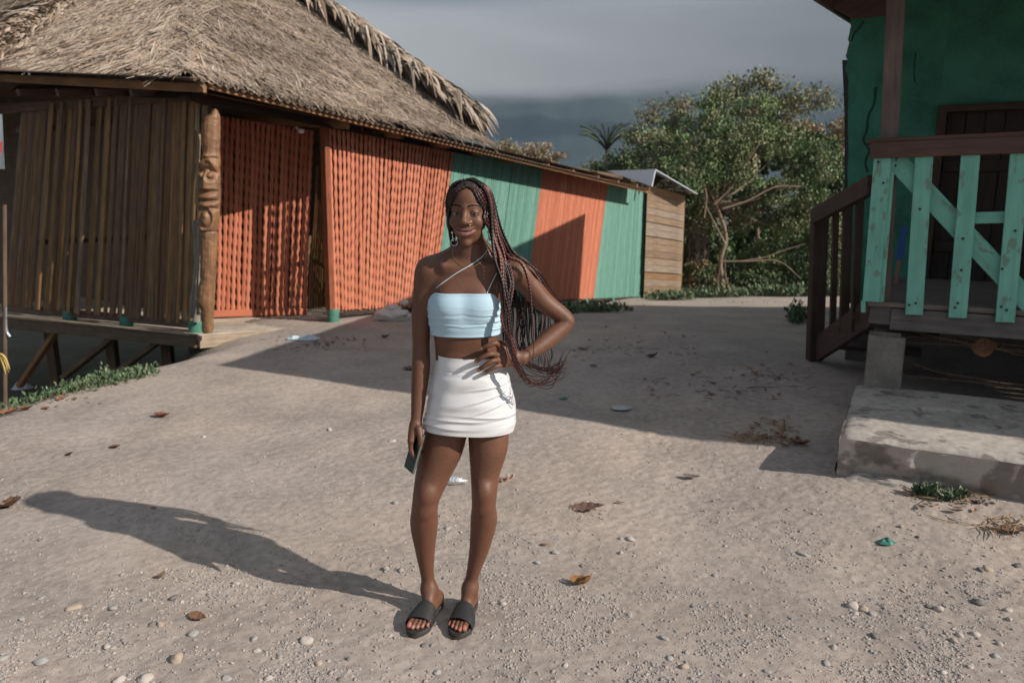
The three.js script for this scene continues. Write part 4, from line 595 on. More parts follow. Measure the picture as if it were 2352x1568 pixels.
{
  const R = rng(99), var6 = [0, 1, 2, 3, 4, 5].map((i) => rock(10 + i * 3, 2, 0.62)), sm = { pale: mat([0.46, 0.405, 0.365], { map: blotT, roughness: 0.9 }), grey: mat([0.34, 0.32, 0.305], { map: blotT, roughness: 0.9 }), dark: mat([0.18, 0.165, 0.155], { map: blotT, roughness: 0.85 }), tan: mat([0.40, 0.32, 0.255], { map: blotT, roughness: 0.9 }) };
  const lab = { pale: 'pale worn stone lying loose on the gravel track', grey: 'grey rounded stone lying loose on the gravel track', dark: 'dark broken stone lying loose on the gravel track', tan: 'tan flattish stone lying loose on the gravel track' };
  const A = [[545, 517, 34, 'pale'], [200, 580, 24, 'grey'], [120, 625, 22, 'grey'], [235, 710, 27, 'pale'], [320, 795, 16, 'pale'], [540, 865, 24, 'grey'], [455, 945, 20, 'tan'], [700, 975, 26, 'grey'], [800, 1040, 22, 'grey'], [720, 1065, 26, 'grey'], [790, 1105, 28, 'tan'], [245, 1100, 20, 'pale'], [980, 550, 17, 'pale'], [1335, 585, 30, 'grey'], [1570, 828, 42, 'pale'], [1615, 838, 34, 'tan'], [1580, 860, 22, 'pale'], [1655, 862, 24, 'grey'], [1960, 840, 32, 'pale'], [1915, 830, 20, 'dark'], [2145, 810, 34, 'dark'], [2180, 655, 26, 'tan'], [2150, 658, 20, 'dark'], [2280, 845, 22, 'pale'], [2285, 885, 18, 'pale'], [1665, 960, 30, 'dark'], [2055, 960, 24, 'pale'], [2125, 958, 26, 'pale'], [1480, 1015, 22, 'grey'], [1445, 1090, 24, 'grey'], [2030, 985, 24, 'tan'], [2110, 1105, 24, 'pale'], [930, 685, 20, 'grey'], [1490, 650, 16, 'grey'], [1385, 400, 14, 'pale'], [1800, 755, 18, 'tan'], [350, 920, 20, 'grey'], [115, 770, 14, 'tan'], [500, 515, 18, 'grey'], [320, 640, 18, 'dark'], [500, 580, 18, 'grey'], [1865, 505, 15, 'dark'], [1790, 460, 17, 'tan'], [2330, 640, 24, 'dark'], [2240, 1000, 24, 'pale'], [2220, 1055, 26, 'grey'], [1980, 1130, 24, 'pale'], [1170, 1125, 22, 'grey'], [1090, 870, 20, 'tan'], [830, 825, 16, 'dark']].map(([x, y, s, c]) => [1920 + x / 1.225, 1600 + y / 1.225, s, c]);
  const B = [[705, 375, 20, 'dark'], [650, 465, 17, 'grey'], [185, 520, 18, 'dark'], [345, 830, 38, 'tan'], [520, 835, 28, 'grey'], [800, 785, 24, 'dark'], [835, 805, 18, 'pale'], [700, 910, 26, 'dark'], [735, 908, 24, 'tan'], [885, 955, 34, 'grey'], [810, 1072, 48, 'tan'], [1800, 70, 26, 'pale'], [1815, 350, 24, 'grey'], [2055, 470, 26, 'grey'], [1180, 1030, 24, 'pale'], [1400, 985, 42, 'pale'], [1165, 975, 24, 'grey'], [20, 1065, 34, 'grey'], [190, 1080, 36, 'grey'], [665, 1162, 44, 'pale'], [550, 1165, 32, 'pale'], [1035, 1160, 32, 'grey'], [1465, 1090, 28, 'tan'], [1515, 15, 20, 'pale'], [1600, 1070, 20, 'dark'], [1285, 1055, 20, 'grey'], [2010, 1130, 26, 'grey'], [2265, 810, 22, 'grey'], [2310, 815, 24, 'pale'], [1950, 1005, 20, 'dark'], [1775, 652, 26, 'grey'], [1840, 660, 20, 'grey'], [490, 1010, 24, 'pale'], [180, 790, 22, 'grey'], [100, 885, 20, 'grey'], [1080, 720, 22, 'pale'], [660, 795, 20, 'grey'], [1235, 1155, 26, 'pale'], [935, 48, 18, 'pale'], [1560, 1160, 24, 'dark'], [560, 680, 16, 'grey']].map(([x, y, s, c]) => [x / 1.225, 1600 + y / 1.225, s, c]);
  let i = 0; for (const [X, Y, s, c] of [...A, ...B]) { const u = X / 1.6327, v = Y / 1.6327, p = PG(u, v), ax = p.clone().sub(camera.position).length(), r = s / 1.225 / 1.6327 / F * ax * 0.62; const o = part('stone', var6[i++ % 6], sm[c], scene); o.position.copy(p).add(V(0, r * 0.08, 0)); o.rotation.set((R() - 0.5) * 0.5, R() * 6.28, (R() - 0.5) * 0.5); o.scale.set(r * (0.85 + R() * 0.4), r * (0.75 + R() * 0.35), r); const pl = u > 1850 ? (v < 1330 ? 'on the track before the concrete slab' : 'in the coarse gravel out from the slab') : u > 1480 ? 'in the gravel between the curled leaf and the slab' : u > 1130 ? 'around the curled orange leaf' : u > 820 ? 'close to the sandals' : v < 1330 ? 'beside the long shadow' : u > 420 ? 'in the gravel below the long shadow' : 'in the gravel near the brown leaf'; tag(o, (s > 26 ? 'large ' : 'small ') + { pale: 'pale worn', grey: 'grey rounded', dark: 'dark broken', tan: 'tan flattish' }[c] + ' stone ' + pl, 'stone', 'stones lying loose on the track'); }
}
// a dry leaf: pointed blade with a fold along its rib, curled along its length; 1 m long, lies along +x
function leafShape(curl, fold, twist, seed) { return patch(14, 6, (u, v) => { const w = 0.21 * Math.pow(Math.sin(Math.PI * Math.pow(u, 0.8)), 0.9) + 0.006, s = (v - 0.5) * 2, a = (u - 0.5) * curl, y0 = (1 - Math.cos(a)) / Math.max(0.2, curl) , tw = twist * (u - 0.5), ww = s * w, yy = Math.abs(s) * w * fold + 0.02 * Math.sin(u * 30 + seed) * Math.abs(s) * w * 6; return V(Math.sin(a) / Math.max(0.2, curl) * 1, y0 + yy * Math.cos(tw) + ww * Math.sin(tw) * 0.8, ww * Math.cos(tw)); }, { uvs: (u, v) => [u, v * 0.4] }); }
{
  const lm = (c) => mat(c, { map: grainT, bumpMap: grainB, bumpScale: 0.004, roughness: 0.7 }); let i = 0;
  const leaves = [[372, 958, 46, 0.1, 'reddish brown leaf lying alone on the sand before the hut', [0.26, 0.10, 0.055], 1.2, 0.5, 0.3], [22, 1166, 95, 0.35, 'large brown leaf lying where the head of the shadow ends', [0.30, 0.15, 0.07], 0.8, 0.5, 0.4], [265, 1029, 34, 0.2, 'small tan leaf lying on the sand above the shadow', [0.34, 0.19, 0.10], 0.9, 0.4, 0.3], [1348, 1171, 84, 0.25, 'long pinkish brown leaf lying flat beside a smaller one', [0.27, 0.155, 0.115], 0.5, 0.3, 0.2], [1425, 1157, 20, 0.0, 'tiny brown leaf next to the long pinkish leaf', [0.30, 0.14, 0.08], 0.5, 0.3, 0.2], [1340, 1345, 66, 0.35, 'curled orange brown leaf on the gravel beside a white stone', [0.34, 0.16, 0.045], 2.6, 0.9, 1.2], [455, 1423, 48, 0.05, 'brown leaf on the gravel below the long shadow', [0.31, 0.165, 0.09], 0.9, 0.5, 0.4], [160, 1046, 28, 0.3, 'small dark leaf on the sand near the hut ditch', [0.17, 0.10, 0.07], 1, 0.4, 0.3], [1588, 1099, 40, 0.0, 'grey brown leaf on the sand before the concrete slab', [0.22, 0.165, 0.14], 1, 0.4, 0.3], [1252, 1254, 20, 0.0, 'tiny orange leaf scrap on the gravel', [0.45, 0.16, 0.08], 0.6, 0.3, 0.1], [1802, 1005, 46, 1.45, 'yellow dry leaf standing upright in the litter by the slab', [0.40, 0.27, 0.14], 1.2, 0.5, 0.3], [1838, 1022, 50, 0.1, 'brown dry leaf in the litter against the slab', [0.22, 0.10, 0.055], 1.6, 0.6, 0.4], [370, 1330, 40, 0.6, 'pale tan dry leaf bent over inside the rough gravel', [0.42, 0.30, 0.20], 2.0, 0.7, 0.8], [60, 942, 40, 0.2, 'orange dry leaf at the edge of the ditch weeds', [0.42, 0.18, 0.085], 1.2, 0.5, 0.4], [20, 952, 55, 0.25, 'large orange leaf in the weeds by the ditch', [0.44, 0.19, 0.095], 0.9, 0.5, 0.4], [105, 940, 24, 0.1, 'small orange leaf just outside the ditch weeds', [0.40, 0.18, 0.1], 0.8, 0.4, 0.4], [183, 874, 26, 0.6, 'tan leaf caught in the ditch weeds below the spiky plant', [0.45, 0.25, 0.14], 1, 0.5, 0.4], [885, 776, 28, 0.2, 'brown curled leaf in the shade before the slat wall', [0.24, 0.12, 0.06], 2, 0.6, 0.6], [1500, 820, 34, 0.4, 'dark dry leaf on the shaded track', [0.12, 0.08, 0.06], 1.6, 0.6, 0.6], [1340, 803, 30, 0.1, 'reddish leaf on the shaded track beside the plait ends', [0.17, 0.06, 0.05], 0.8, 0.3, 0.3], [1130, 1104, 0, 0, '', 0, 0, 0, 0], [945, 850, 50, 0.15, 'thin dark leaf near the sunlit edge behind the arm', [0.20, 0.125, 0.09], 0.7, 0.4, 0.3], [1365, 842, 24, 0.1, 'small dark leaf on the shaded track', [0.15, 0.10, 0.08], 0.8, 0.3, 0.3], [2330, 1222, 60, 0.1, 'reddish dead leaf strip beside the slab weeds', [0.22, 0.12, 0.08], 0.5, 0.3, 0.3]];
  for (const [u, v, px, tilt, label, c, curl, fold, tw] of leaves) { if (!px) continue; const p = PG(u, v), L = px / F * p.distanceTo(camera.position) * 1.02, g = leafShape(curl, fold, tw, i), o = part('dry_leaf', g, lm(c), scene); const R = rng(600 + i); o.scale.setScalar(L); o.rotation.set(R() * 0.3 - 0.15, -0.15 - R() * 0.5, tilt, 'YXZ'); o.position.copy(p).add(V(0, 0.009 + (tilt > 1 ? Math.sin(tilt) * L * 0.42 : 0), 0)); tag(o, label, 'leaf', 'dry leaves on the ground'); i++; }
  // leaf caught on the wire
  const o = part('dry_leaf', leafShape(0.6, 0.4, 0.2, 3), lm([0.33, 0.165, 0.075]), scene); o.scale.set(0.16, 0.16, 0.3); o.position.copy(P(2262, 797, 4.85)); o.rotation.set(1.3, 0.2, 0.35); tag(o, 'large brown leaf caught on the barbed wire under the porch', 'leaf');
  // straw and twigs by the slab, in the shade and along its foot
  const R = rng(71), tw = [], tm = []; const tw1 = (u, v, su, sv, n, Lm, list) => { for (let k = 0; k < n; k++) { const p = PG(u + (R() + R() - 1) * su, v + (R() + R() - 1) * sv, 0.006), a = R() * 6.28, L = Lm * (0.4 + R()); list.push(tube([p, p.clone().add(V(Math.cos(a) * L * 0.5, 0.012 * R(), Math.sin(a) * L * 0.5)), p.clone().add(V(Math.cos(a + 0.3) * L, 0.01 * R(), Math.sin(a + 0.3) * L))], [0.002, 0.0026, 0.001], 4)); } };
  tw1(1740, 1008, 60, 14, 46, 0.16, tw); tw1(1800, 985, 70, 30, 26, 0.12, tw); tw1(2180, 1140, 110, 14, 60, 0.11, tw); tw1(2290, 1205, 90, 14, 40, 0.12, tw); tw1(1650, 900, 200, 60, 26, 0.12, tm); tw1(1780, 870, 120, 40, 26, 0.1, tm); tw1(700, 790, 120, 20, 26, 0.12, tm); tw1(1450, 800, 160, 40, 26, 0.1, tm);
  stuffOf(tag(part('dry_straw', merge(tw), wood([0.40, 0.27, 0.15]), scene), 'dry straw and stalks littering the foot of the slab', 'straw')); stuffOf(tag(part('twigs', merge(tm), wood([0.15, 0.11, 0.08]), scene), 'dark twigs scattered on the shaded track', 'twigs'));
  const dl = []; const spots = [[1790, 1000, 90, 35, 24], [1650, 870, 220, 70, 34], [760, 785, 160, 22, 26], [1400, 790, 260, 50, 22], [2200, 1160, 120, 20, 14], [1700, 694, 130, 4, 30], [1400, 705, 90, 6, 14], [150, 905, 130, 40, 26]]; const lg = leafShape(1.4, 0.6, 0.5, 1);
  for (const [u, v, su, sv, n] of spots) for (let k = 0; k < n; k++) { const p = PG(u + (R() + R() - 1) * su, v + (R() + R() - 1) * sv, 0.008), q = [[0.22, 0.11, 0.06], [0.13, 0.085, 0.06], [0.33, 0.18, 0.10]][Math.floor(R() * 3)]; dl.push([Mx(p, eul((R() - 0.5) * 0.5, R() * 6.28, (R() - 0.5) * 0.5), 0.03 + R() * 0.05), rgb(...q)]); }
  const lo = instances('leaf_litter', lg, mat(0xffffff, { roughness: 0.8 }), dl); lo.userData = { kind: 'stuff', label: 'small dead leaves littered along the edges of the track', category: 'leaf litter' };
}
// weeds: clumps of small leaves and blades
{
  const R = rng(303), list = [], gl = [[0.07, 0.12, 0.05], [0.10, 0.145, 0.07], [0.05, 0.09, 0.04], [0.13, 0.145, 0.085]];
  const weed = (u, v, su, sv, n, hgt, leaf, Zf) => { for (let k = 0; k < n; k++) { const U = u + (R() + R() - 1) * su, W2 = v + (R() + R() - 1) * sv; const p = Zf ? (() => { const q = P(U, 690, Zf + (R() - 0.5) * 1.2); q.y = gh(q.x, q.z); return q; })() : fastPG(U, W2); const c = gl[Math.floor(R() * 4)], kk = 0.7 + R() * 0.6; list.push([Mx(p.add(V(0, R() * R() * hgt, 0)), eul((R() - 0.5) * 2.2, R() * 6.28, (R() - 0.5) * 1.5), leaf * (0.6 + R() * 0.8)), rgb(c[0] * kk, c[1] * kk, c[2] * kk)]); } };
  for (let s = 0; s <= 1.001; s += 0.05) weed(mix(-20, 330, s) - 4, mix(928, 856, s), 46, mix(30, 12, s), 190, mix(0.13, 0.07, s), 0.034);
  weed(215, 868, 50, 10, 700, 0.16, 0.035); weed(1360, 704, 100, 8, 900, 0.16, 0.06); weed(1270, 712, 60, 6, 500, 0.14, 0.06); weed(1540, 0, 60, 0, 900, 0.22, 0.08, 18.0); weed(1640, 0, 90, 0, 1200, 0.25, 0.09, 19.2); weed(1780, 0, 120, 0, 2200, 0.35, 0.1, 19.8); weed(1900, 0, 60, 0, 1200, 0.4, 0.1, 20);
  weed(2130, 1128, 40, 7, 240, 0.06, 0.03); weed(2190, 1140, 40, 6, 160, 0.05, 0.028); weed(1830, 735, 24, 10, 300, 0.3, 0.06);
  const o = instances('weeds', leafGeo, mat(0xffffff, { roughness: 0.6 }), list); o.userData = { kind: 'stuff', label: 'low green weeds along the ditch, the walls and the track', category: 'weeds' };
  // spiky plant over the ditch
  const b = PG(214, 868), pl = thing('spiky_plant', 'pale spiky plant with arching leaves over the ditch', 'plant', b); for (let i = 0; i < 13; i++) { const a = i / 13 * 6.28, L = 0.22 + R() * 0.16, up = 0.7 + R() * 0.6, pts = []; for (let k = 0; k <= 7; k++) { const s = k / 7; pts.push(b.clone().add(V(Math.cos(a) * L * s * Math.cos(up * (1 - s * 0.7)), L * s * Math.sin(up) - 0.22 * s * s * s * (1 - 0.3 * R()), Math.sin(a) * L * s * 0.8))); } wpart('leaf', tube(pts, pts.map((_, k) => 0.011 * (1 - k / 7.4)), 5, { squash: 0.4 }), mat([0.24, 0.32, 0.24], { roughness: 0.6 }), pl); }
}
// litter
{
  // sack slumped against the slat wall
  const p = PG(905, 735), s = thing('white_sack', 'dirty white sack and rags slumped against the orange slat wall', 'sack', p); const bag = (dx, dy, dz, rx, ry, rz, seed) => { let g = new THREE.IcosahedronGeometry(1, 4); g.deleteAttribute('uv'); g.deleteAttribute('normal'); g = mergeVertices(g, 1e-4); const q = g.getAttribute('position'); for (let i = 0; i < q.count; i++) { const v = V(q.getX(i), q.getY(i), q.getZ(i)), f = fbm(v.x * 1.6 + seed, v.y * 1.6, v.z * 1.6, 3), r = Math.abs(fbm(v.x * 3.1, v.y * 3.1 + seed, v.z * 3.1, 2) - 0.5); const k = 0.75 + 0.7 * f - 1.1 * r; q.setXYZ(i, dx + v.x * rx * k, Math.max(-0.03, dy + v.y * ry * k), dz + v.z * rz * k); } g.computeVertexNormals(); g.setAttribute('uv', new THREE.Float32BufferAttribute(new Float32Array(q.count * 2), 2)); return g; };
  const wm = mat([0.56, 0.52, 0.48], { roughness: 0.7 }); part('bag', bag(-0.04, 0.06, 0, 0.27, 0.11, 0.18, 3), wm, s); part('rag', bag(-0.02, 0.17, -0.05, 0.12, 0.05, 0.08, 8), wm, s); part('corner', bag(0.14, 0.24, -0.08, 0.06, 0.04, 0.05, 5), wm, s);
  const crumple = (u, v, w, h, c, name, label, cat, mo = {}) => { const q = PG(u, v), L = w / F * q.distanceTo(camera.position), o = part(name, patch(22, 14, (a, b) => V((a - 0.5) * L, 0.01 + L * h * (fbm(a * 5 + u, b * 4, 3, 3) * Math.sin(a * 3.14) * Math.sin(b * 3.14)), (b - 0.5) * L * 0.75 * (0.5 + 0.5 * Math.sin(a * 3.14)))), mat(c, { roughness: 0.5, ...mo }), scene); o.position.copy(q); o.rotation.y = 0.2; return tag(o, label, cat); };
  crumple(676, 779, 34, 0.5, [0.42, 0.52, 0.56], 'plastic_scrap', 'crumpled pale blue plastic scrap by the hut floor', 'litter'); crumple(708, 780, 50, 0.3, [0.45, 0.50, 0.52], 'plastic_wrapper', 'flat torn pale wrapper beside the blue plastic scrap', 'litter'); crumple(1428, 939, 46, 0.25, [0.36, 0.36, 0.35], 'paper_scrap', 'flat grey paper scrap on the shaded track', 'litter'); crumple(2036, 1249, 34, 0.35, [0.03, 0.16, 0.12], 'green_scrap', 'torn dark green plastic scrap on the gravel before the slab', 'litter'); crumple(1295, 916, 18, 0.4, [0.05, 0.22, 0.14], 'bottle_cap', 'small green bottle cap on the shaded track', 'cap'); crumple(50, 893, 36, 0.6, [0.5, 0.5, 0.5], 'plastic_bag', 'crumpled white plastic bag in the ditch weeds', 'bag');
  // silver wrapper: plump in the middle, twisted to a point
  const q = PG(1040, 1112), g = patch(28, 20, (a, b) => { const t = b * 6.2832, r = (0.028 * Math.pow(Math.sin(Math.PI * (0.08 + 0.9 * a)), 0.85) + 0.0015) * (1 + 0.14 * (fbm(a * 12, b * 6, 3, 3) - 0.5)); return V((a - 0.5) * 0.18, 0.026 + Math.cos(t) * r, Math.sin(t) * r * 1.1); }); const o = part('foil_wrapper', g, mat([0.72, 0.72, 0.73], { metalness: 0.85, roughness: 0.33, bumpMap: rep(blotB, 3), bumpScale: 0.004 }), scene); o.position.copy(q); o.rotation.y = -0.18; tag(o, 'plump silver foil wrapper twisted to a point behind the legs', 'wrapper');
  const r1 = PG(1150, 1108), rr = thing('red_strip', 'crumpled red and tan paper strip on the sand', 'litter', r1); part('strip', patch(20, 3, (a, b) => V(a * 0.085 - 0.01, 0.008 + 0.02 * a + 0.008 * Math.sin(a * 14), (b - 0.5) * 0.022 - 0.03 * a)), mat([0.42, 0.11, 0.07]), rr); part('end', patch(12, 3, (a, b) => V(0.03 + a * 0.055, 0.032 + 0.006 * Math.sin(a * 10), (b - 0.5) * 0.022 - 0.035)), mat([0.40, 0.27, 0.19]), rr);
  // bulb under the hut roof, things at the picture's edge
  const bu = thing('light_bulb', 'pale unlit bulb hanging under the hut roof', 'bulb', P(688, 300, 9.9)); part('holder', tube([V(-0.05, 0.05, 0), V(-0.02, 0.02, 0)], 0.016, 10), mat([0.5, 0.46, 0.4]), bu); part('glass', new THREE.SphereGeometry(0.036, 14, 10).scale(1.2, 0.9, 1).translate(0.02, -0.005, 0), mat([0.75, 0.66, 0.58], { roughness: 0.3 }), bu); part('cord', tube([V(-0.05, 0.05, 0), V(-0.06, 0.2, 0)], 0.005, 6), mat([0.05, 0.05, 0.05]), bu);
  const b0 = P(19, 775, 6.2), pp = thing('bent_pipe', 'thin grey metal pipe bent at its foot beside the ditch', 'pipe', b0); wpart('pipe', tube(curve([P(8, 470, 6.2), P(9, 560, 6.2), P(11, 700, 6.2), P(14, 762, 6.2), P(22, 774, 6.2)], 30), 0.014, 8), mat([0.28, 0.32, 0.36], { metalness: 0.6, roughness: 0.45 }), pp); wpart('stake', tube([P(11, 930, 6.2), P(9, 470, 6.2)], 0.018, 8), M.dark, pp);
  const cl = thing('hanging_cloth', 'white cloth with a red print hanging at the corner of the cane wall', 'cloth', P(-10, 390, 7)); wpart('cloth', patch(14, 20, (a, b) => P(mix(-60, 10 - 6 * (1 - b), a), mix(262, 388, b), 7 + 0.05 * Math.sin(a * 9 + b * 2))), mat([0.5, 0.53, 0.54]), cl); wpart('print', patch(4, 4, (a, b) => P(mix(-6, 4, a), mix(325, 350, b), 6.93)), mat([0.5, 0.08, 0.08]), cl);
  const fr = thing('yellow_frond', 'yellowing dry palm frond drooping over the ditch', 'frond', P(-10, 800, 5.6)); const R = rng(17); for (let i = 0; i < 9; i++) { const p0 = P(-26 + R() * 14, 806 + R() * 14, 5.6), p2 = P(6 + R() * 28, 838 + R() * 26, 5.55 + R() * 0.1); wpart('leaflet', tube(curve([p0, lv(p0, p2, 0.5).add(V(0.02, 0.035, 0)), p2], 8), [0.012, 0.013, 0.014, 0.013, 0.012, 0.01, 0.008, 0.005, 0.002], 5, { squash: 0.35 }), mat([[0.42, 0.30, 0.08], [0.34, 0.27, 0.10], [0.28, 0.15, 0.06]][i % 3], { roughness: 0.6 }), fr); }
}

// ---------- person ----------
{
  const smin = (a, b, k) => { const h = Math.max(k - Math.abs(a - b), 0) / k; return Math.min(a, b) - h * h * k * 0.25; };
  const smax = (a, b, k) => -smin(-a, -b, k);
  const cap = (x, y, z, A, B, ra, rb) => { const bx = B.x - A.x, by = B.y - A.y, bz = B.z - A.z, px = x - A.x, py = y - A.y, pz = z - A.z, t = clamp((px * bx + py * by + pz * bz) / (bx * bx + by * by + bz * bz)), dx = px - bx * t, dy = py - by * t, dz = pz - bz * t; return Math.sqrt(dx * dx + dy * dy + dz * dz) - mix(ra, rb, t); };
  const ell = (x, y, z, c, r) => { const a = (x - c[0]) / r[0], b = (y - c[1]) / r[1], e = (z - c[2]) / r[2], k = Math.sqrt(a * a + b * b + e * e), m = Math.sqrt((a / r[0]) ** 2 + (b / r[1]) ** 2 + (e / r[2]) ** 2); return k < 1e-6 ? -Math.min(...r) : k * (k - 1) / m; };
  const chain = (list0, k, fine = 9) => { // [P, r] joints, joined by a smooth curve -> distance
    let list = list0; if (list0.length > 2) { const cv = new THREE.CatmullRomCurve3(list0.map((a) => a[0]), false, 'centripetal'), rc = new THREE.CatmullRomCurve3(list0.map((a, i) => V(i, a[1], 0))), n = (list0.length - 1) * fine; list = []; for (let i = 0; i <= n; i++) list.push([cv.getPoint(i / n), rc.getPoint(i / n).y]); }
    const lo = V(1e9, 1e9, 1e9), hi = V(-1e9, -1e9, -1e9); for (const [p, r] of list) { lo.min(p.clone().subScalar(r)); hi.max(p.clone().addScalar(r)); }
    return (x, y, z) => { const ex = Math.max(lo.x - x, 0, x - hi.x), ey = Math.max(lo.y - y, 0, y - hi.y), ez = Math.max(lo.z - z, 0, z - hi.z), far = ex * ex + ey * ey + ez * ez; if (far > 0.0025) return Math.sqrt(far); let d = 1e9; for (let i = 0; i < list.length - 1; i++) { const q = cap(x, y, z, list[i][0], list[i + 1][0], list[i][1], list[i + 1][1]); if (q < d) d = q; } return d; };
  };
  const BZ = 2.62;
  // torso: left and right edge by row of the photograph, half depth, middle depth
  const rows = [[560, 1052, 1112, 0.048, 2.640], [585, 1048, 1118, 0.056, 2.638], [603, 1016, 1152, 0.062, 2.635], [625, 990, 1176, 0.075, 2.63], [660, 990, 1160, 0.092, 2.625], [700, 986, 1150, 0.100, 2.62], [740, 990, 1146, 0.096, 2.62], [772, 997, 1143, 0.088, 2.62], [800, 1000, 1144, 0.083, 2.62], [830, 1001, 1152, 0.088, 2.62], [870, 996, 1164, 0.098, 2.625], [930, 986, 1172, 0.104, 2.63], [970, 986, 1166, 0.1, 2.635], [992, 1000, 1150, 0.08, 2.635]].map(([v, l, r, b, Z]) => { const A = P(l, v, Z), B = P(r, v, Z); return [A.y, (A.x + B.x) / 2, (B.x - A.x) / 2, b, -Z]; });
  const rowAt = (R, y) => { let i = 0; while (i < R.length - 2 && R[i + 1][0] > y) i++; const a = R[i], b = R[i + 1], t = ss(0, 1, clamp((a[0] - y) / (a[0] - b[0]))) * 0.5 + clamp((a[0] - y) / (a[0] - b[0])) * 0.5; return [0, 1, 2, 3, 4].map((k) => mix(a[k], b[k], t)); };
  const yTop = rows[0][0], yBot = rows[rows.length - 1][0];
  const bL = P(1032, 705, 2.545), bR = P(1104, 705, 2.545);
  const cache = new Map(); const rowC = (y) => { const k = Math.round(y * 2000); let r = cache.get(k); if (!r) cache.set(k, r = rowAt(rows, y)); return r; };
  const torso = (x, y, z) => {
    const r = rowC(y), dx = (x - r[1]) / r[2], dz = (z - r[4]) / r[3]; let d = (Math.pow(Math.pow(Math.abs(dx), 2.3) + Math.pow(Math.abs(dz), 2.3), 1 / 2.3) - 1) * Math.min(r[2], r[3]);
    d = smax(d, Math.max(y - yTop, yBot - y), 0.03);
    if (Math.abs(y - bL.y) < 0.12) { for (const c of [bL, bR]) d = smin(d, ell(x, y, z, [c.x, c.y, c.z - 0.012], [0.05, 0.05, 0.04]), 0.035); }
    return d;
  };
  const collar = chain([[P(1020, 612, 2.58), 0.02], [P(1076, 618, 2.575), 0.014], [P(1140, 612, 2.58), 0.02]], 0.01);
  const neck = chain([[P(1082, 545, 2.63), 0.046], [P(1082, 600, 2.635), 0.047]], 0.01);
  const sR = P(988, 622, 2.635), sL = P(1186, 622, 2.635);
  const trap = chain([[P(1076, 575, 2.655), 0.045], [P(1010, 606, 2.645), 0.036], [sR, 0.042]], 0.03), trapL = chain([[P(1090, 575, 2.655), 0.045], [P(1160, 606, 2.645), 0.036], [sL, 0.042]], 0.03);
  const armR = chain([[sR, 0.045], [P(978, 655, 2.635), 0.043], [P(968, 725, 2.63), 0.0365], [P(967, 790, 2.635), 0.0325], [P(967, 838, 2.62), 0.0345], [P(962, 900, 2.6), 0.029], [P(956, 968, 2.575), 0.0205]], 0.012);
  const armL = chain([[sL, 0.045], [P(1208, 645, 2.64), 0.044], [P(1246, 690, 2.655), 0.038], [P(1302, 737, 2.67), 0.0305], [P(1297, 746, 2.665), 0.0305], [P(1268, 772, 2.64), 0.0345], [P(1235, 798, 2.6), 0.028], [P(1203, 820, 2.565), 0.0205]], 0.012);
  const g0 = (p) => gh(p.x, p.z);
  const legR = chain([[P(1032, 940, 2.64), 0.074], [P(1019, 1015, 2.63), 0.0815], [P(995, 1087, 2.62), 0.067], [P(979, 1142, 2.595), 0.0525], [P(975, 1172, 2.6), 0.051], [P(974, 1204, 2.625), 0.0545], [P(976, 1258, 2.645), 0.0405], [P(981, 1318, 2.655), 0.0275], [P(986, 1352, 2.655), 0.028]], 0.02);
  const legL = chain([[P(1118, 940, 2.64), 0.074], [P(1122, 1015, 2.63), 0.077], [P(1114, 1087, 2.62), 0.0565], [P(1112, 1142, 2.6), 0.0485], [P(1111, 1165, 2.605), 0.047], [P(1111, 1196, 2.63), 0.0525], [P(1101, 1258, 2.645), 0.04], [P(1086, 1318, 2.655), 0.0268], [P(1080, 1350, 2.655), 0.0275]], 0.02);
  // feet on the soles of the sandals
  const feet = [];
  for (const [heel, toe, ank, s] of [[[1006, 1388], [955, 1461], [986, 1352], 1], [[1084, 1388], [1047, 1464], [1080, 1350], -1]]) {
    const H = PG(...heel), T = PG(...toe), d = T.clone().sub(H).setY(0), L = d.length(); d.normalize(); const n = V(-d.z, 0, d.x); // n: to the foot's left in the picture when negative
    const at = (t, w, y) => H.clone().addScaledVector(d, t * L).addScaledVector(n, w).setY(mix(g0(H), g0(T), t) + 0.022 + y), A = P(...ank, 2.655);
    const big = s; const toes = [0, 1, 2, 3, 4].map((i) => { const w = big * (0.031 - i * 0.0165), l = [0.965, 0.985, 0.955, 0.915, 0.86][i], r = [0.0115, 0.0088, 0.0085, 0.008, 0.0075][i]; return [at(0.70, w * 0.92, 0.016), at(l - 0.09, w, 0.017), at(l, w, r * 0.8), r]; });
    const tF = toes.map(([a, b, c, r]) => chain([[a, r * 1.15], [b, r], [c, r * 0.95]], 0.003));
    const core = chain([[A, 0.029], [at(0.14, 0, 0.034), 0.031], [at(0.08, 0, 0.026), 0.027]], 0.02), inst = chain([[A.clone().addScaledVector(d, 0.01), 0.027], [at(0.42, 0.003 * s, 0.038), 0.025], [at(0.66, 0.004 * s, 0.02), 0.02]], 0.02), b1 = chain([[at(0.1, 0, 0.02), 0.024], [at(0.66, 0.022 * s, 0.018), 0.018]], 0.02), b2 = chain([[at(0.1, 0, 0.02), 0.024], [at(0.62, -0.022 * s, 0.016), 0.016]], 0.02);
    const f = (x, y, z) => { let q = smin(smin(core(x, y, z), inst(x, y, z), 0.025), smin(b1(x, y, z), b2(x, y, z), 0.02), 0.02); let t = 1e9; for (const g of tF) t = Math.min(t, g(x, y, z)); return smin(q, t, 0.008); };
    feet.push({ f, at, d, n, L, s, toes, H, T, A });
  }
  // left hand spread on the hip, right hand closed on the phone
  const hand = (wrist, palm, fingers, thumb) => { const pm = palm.map((l) => chain(l, 0.006)), fg = [...fingers, thumb].map((l) => chain(l, 0.002)); return (x, y, z) => { let d = 1e9; for (const p of pm) d = smin(d, p(x, y, z), 0.014); let f = 1e9; for (const g of fg) f = Math.min(f, g(x, y, z)); return smin(d, f, 0.006); }; };
  const W = P(1203, 820, 2.565);
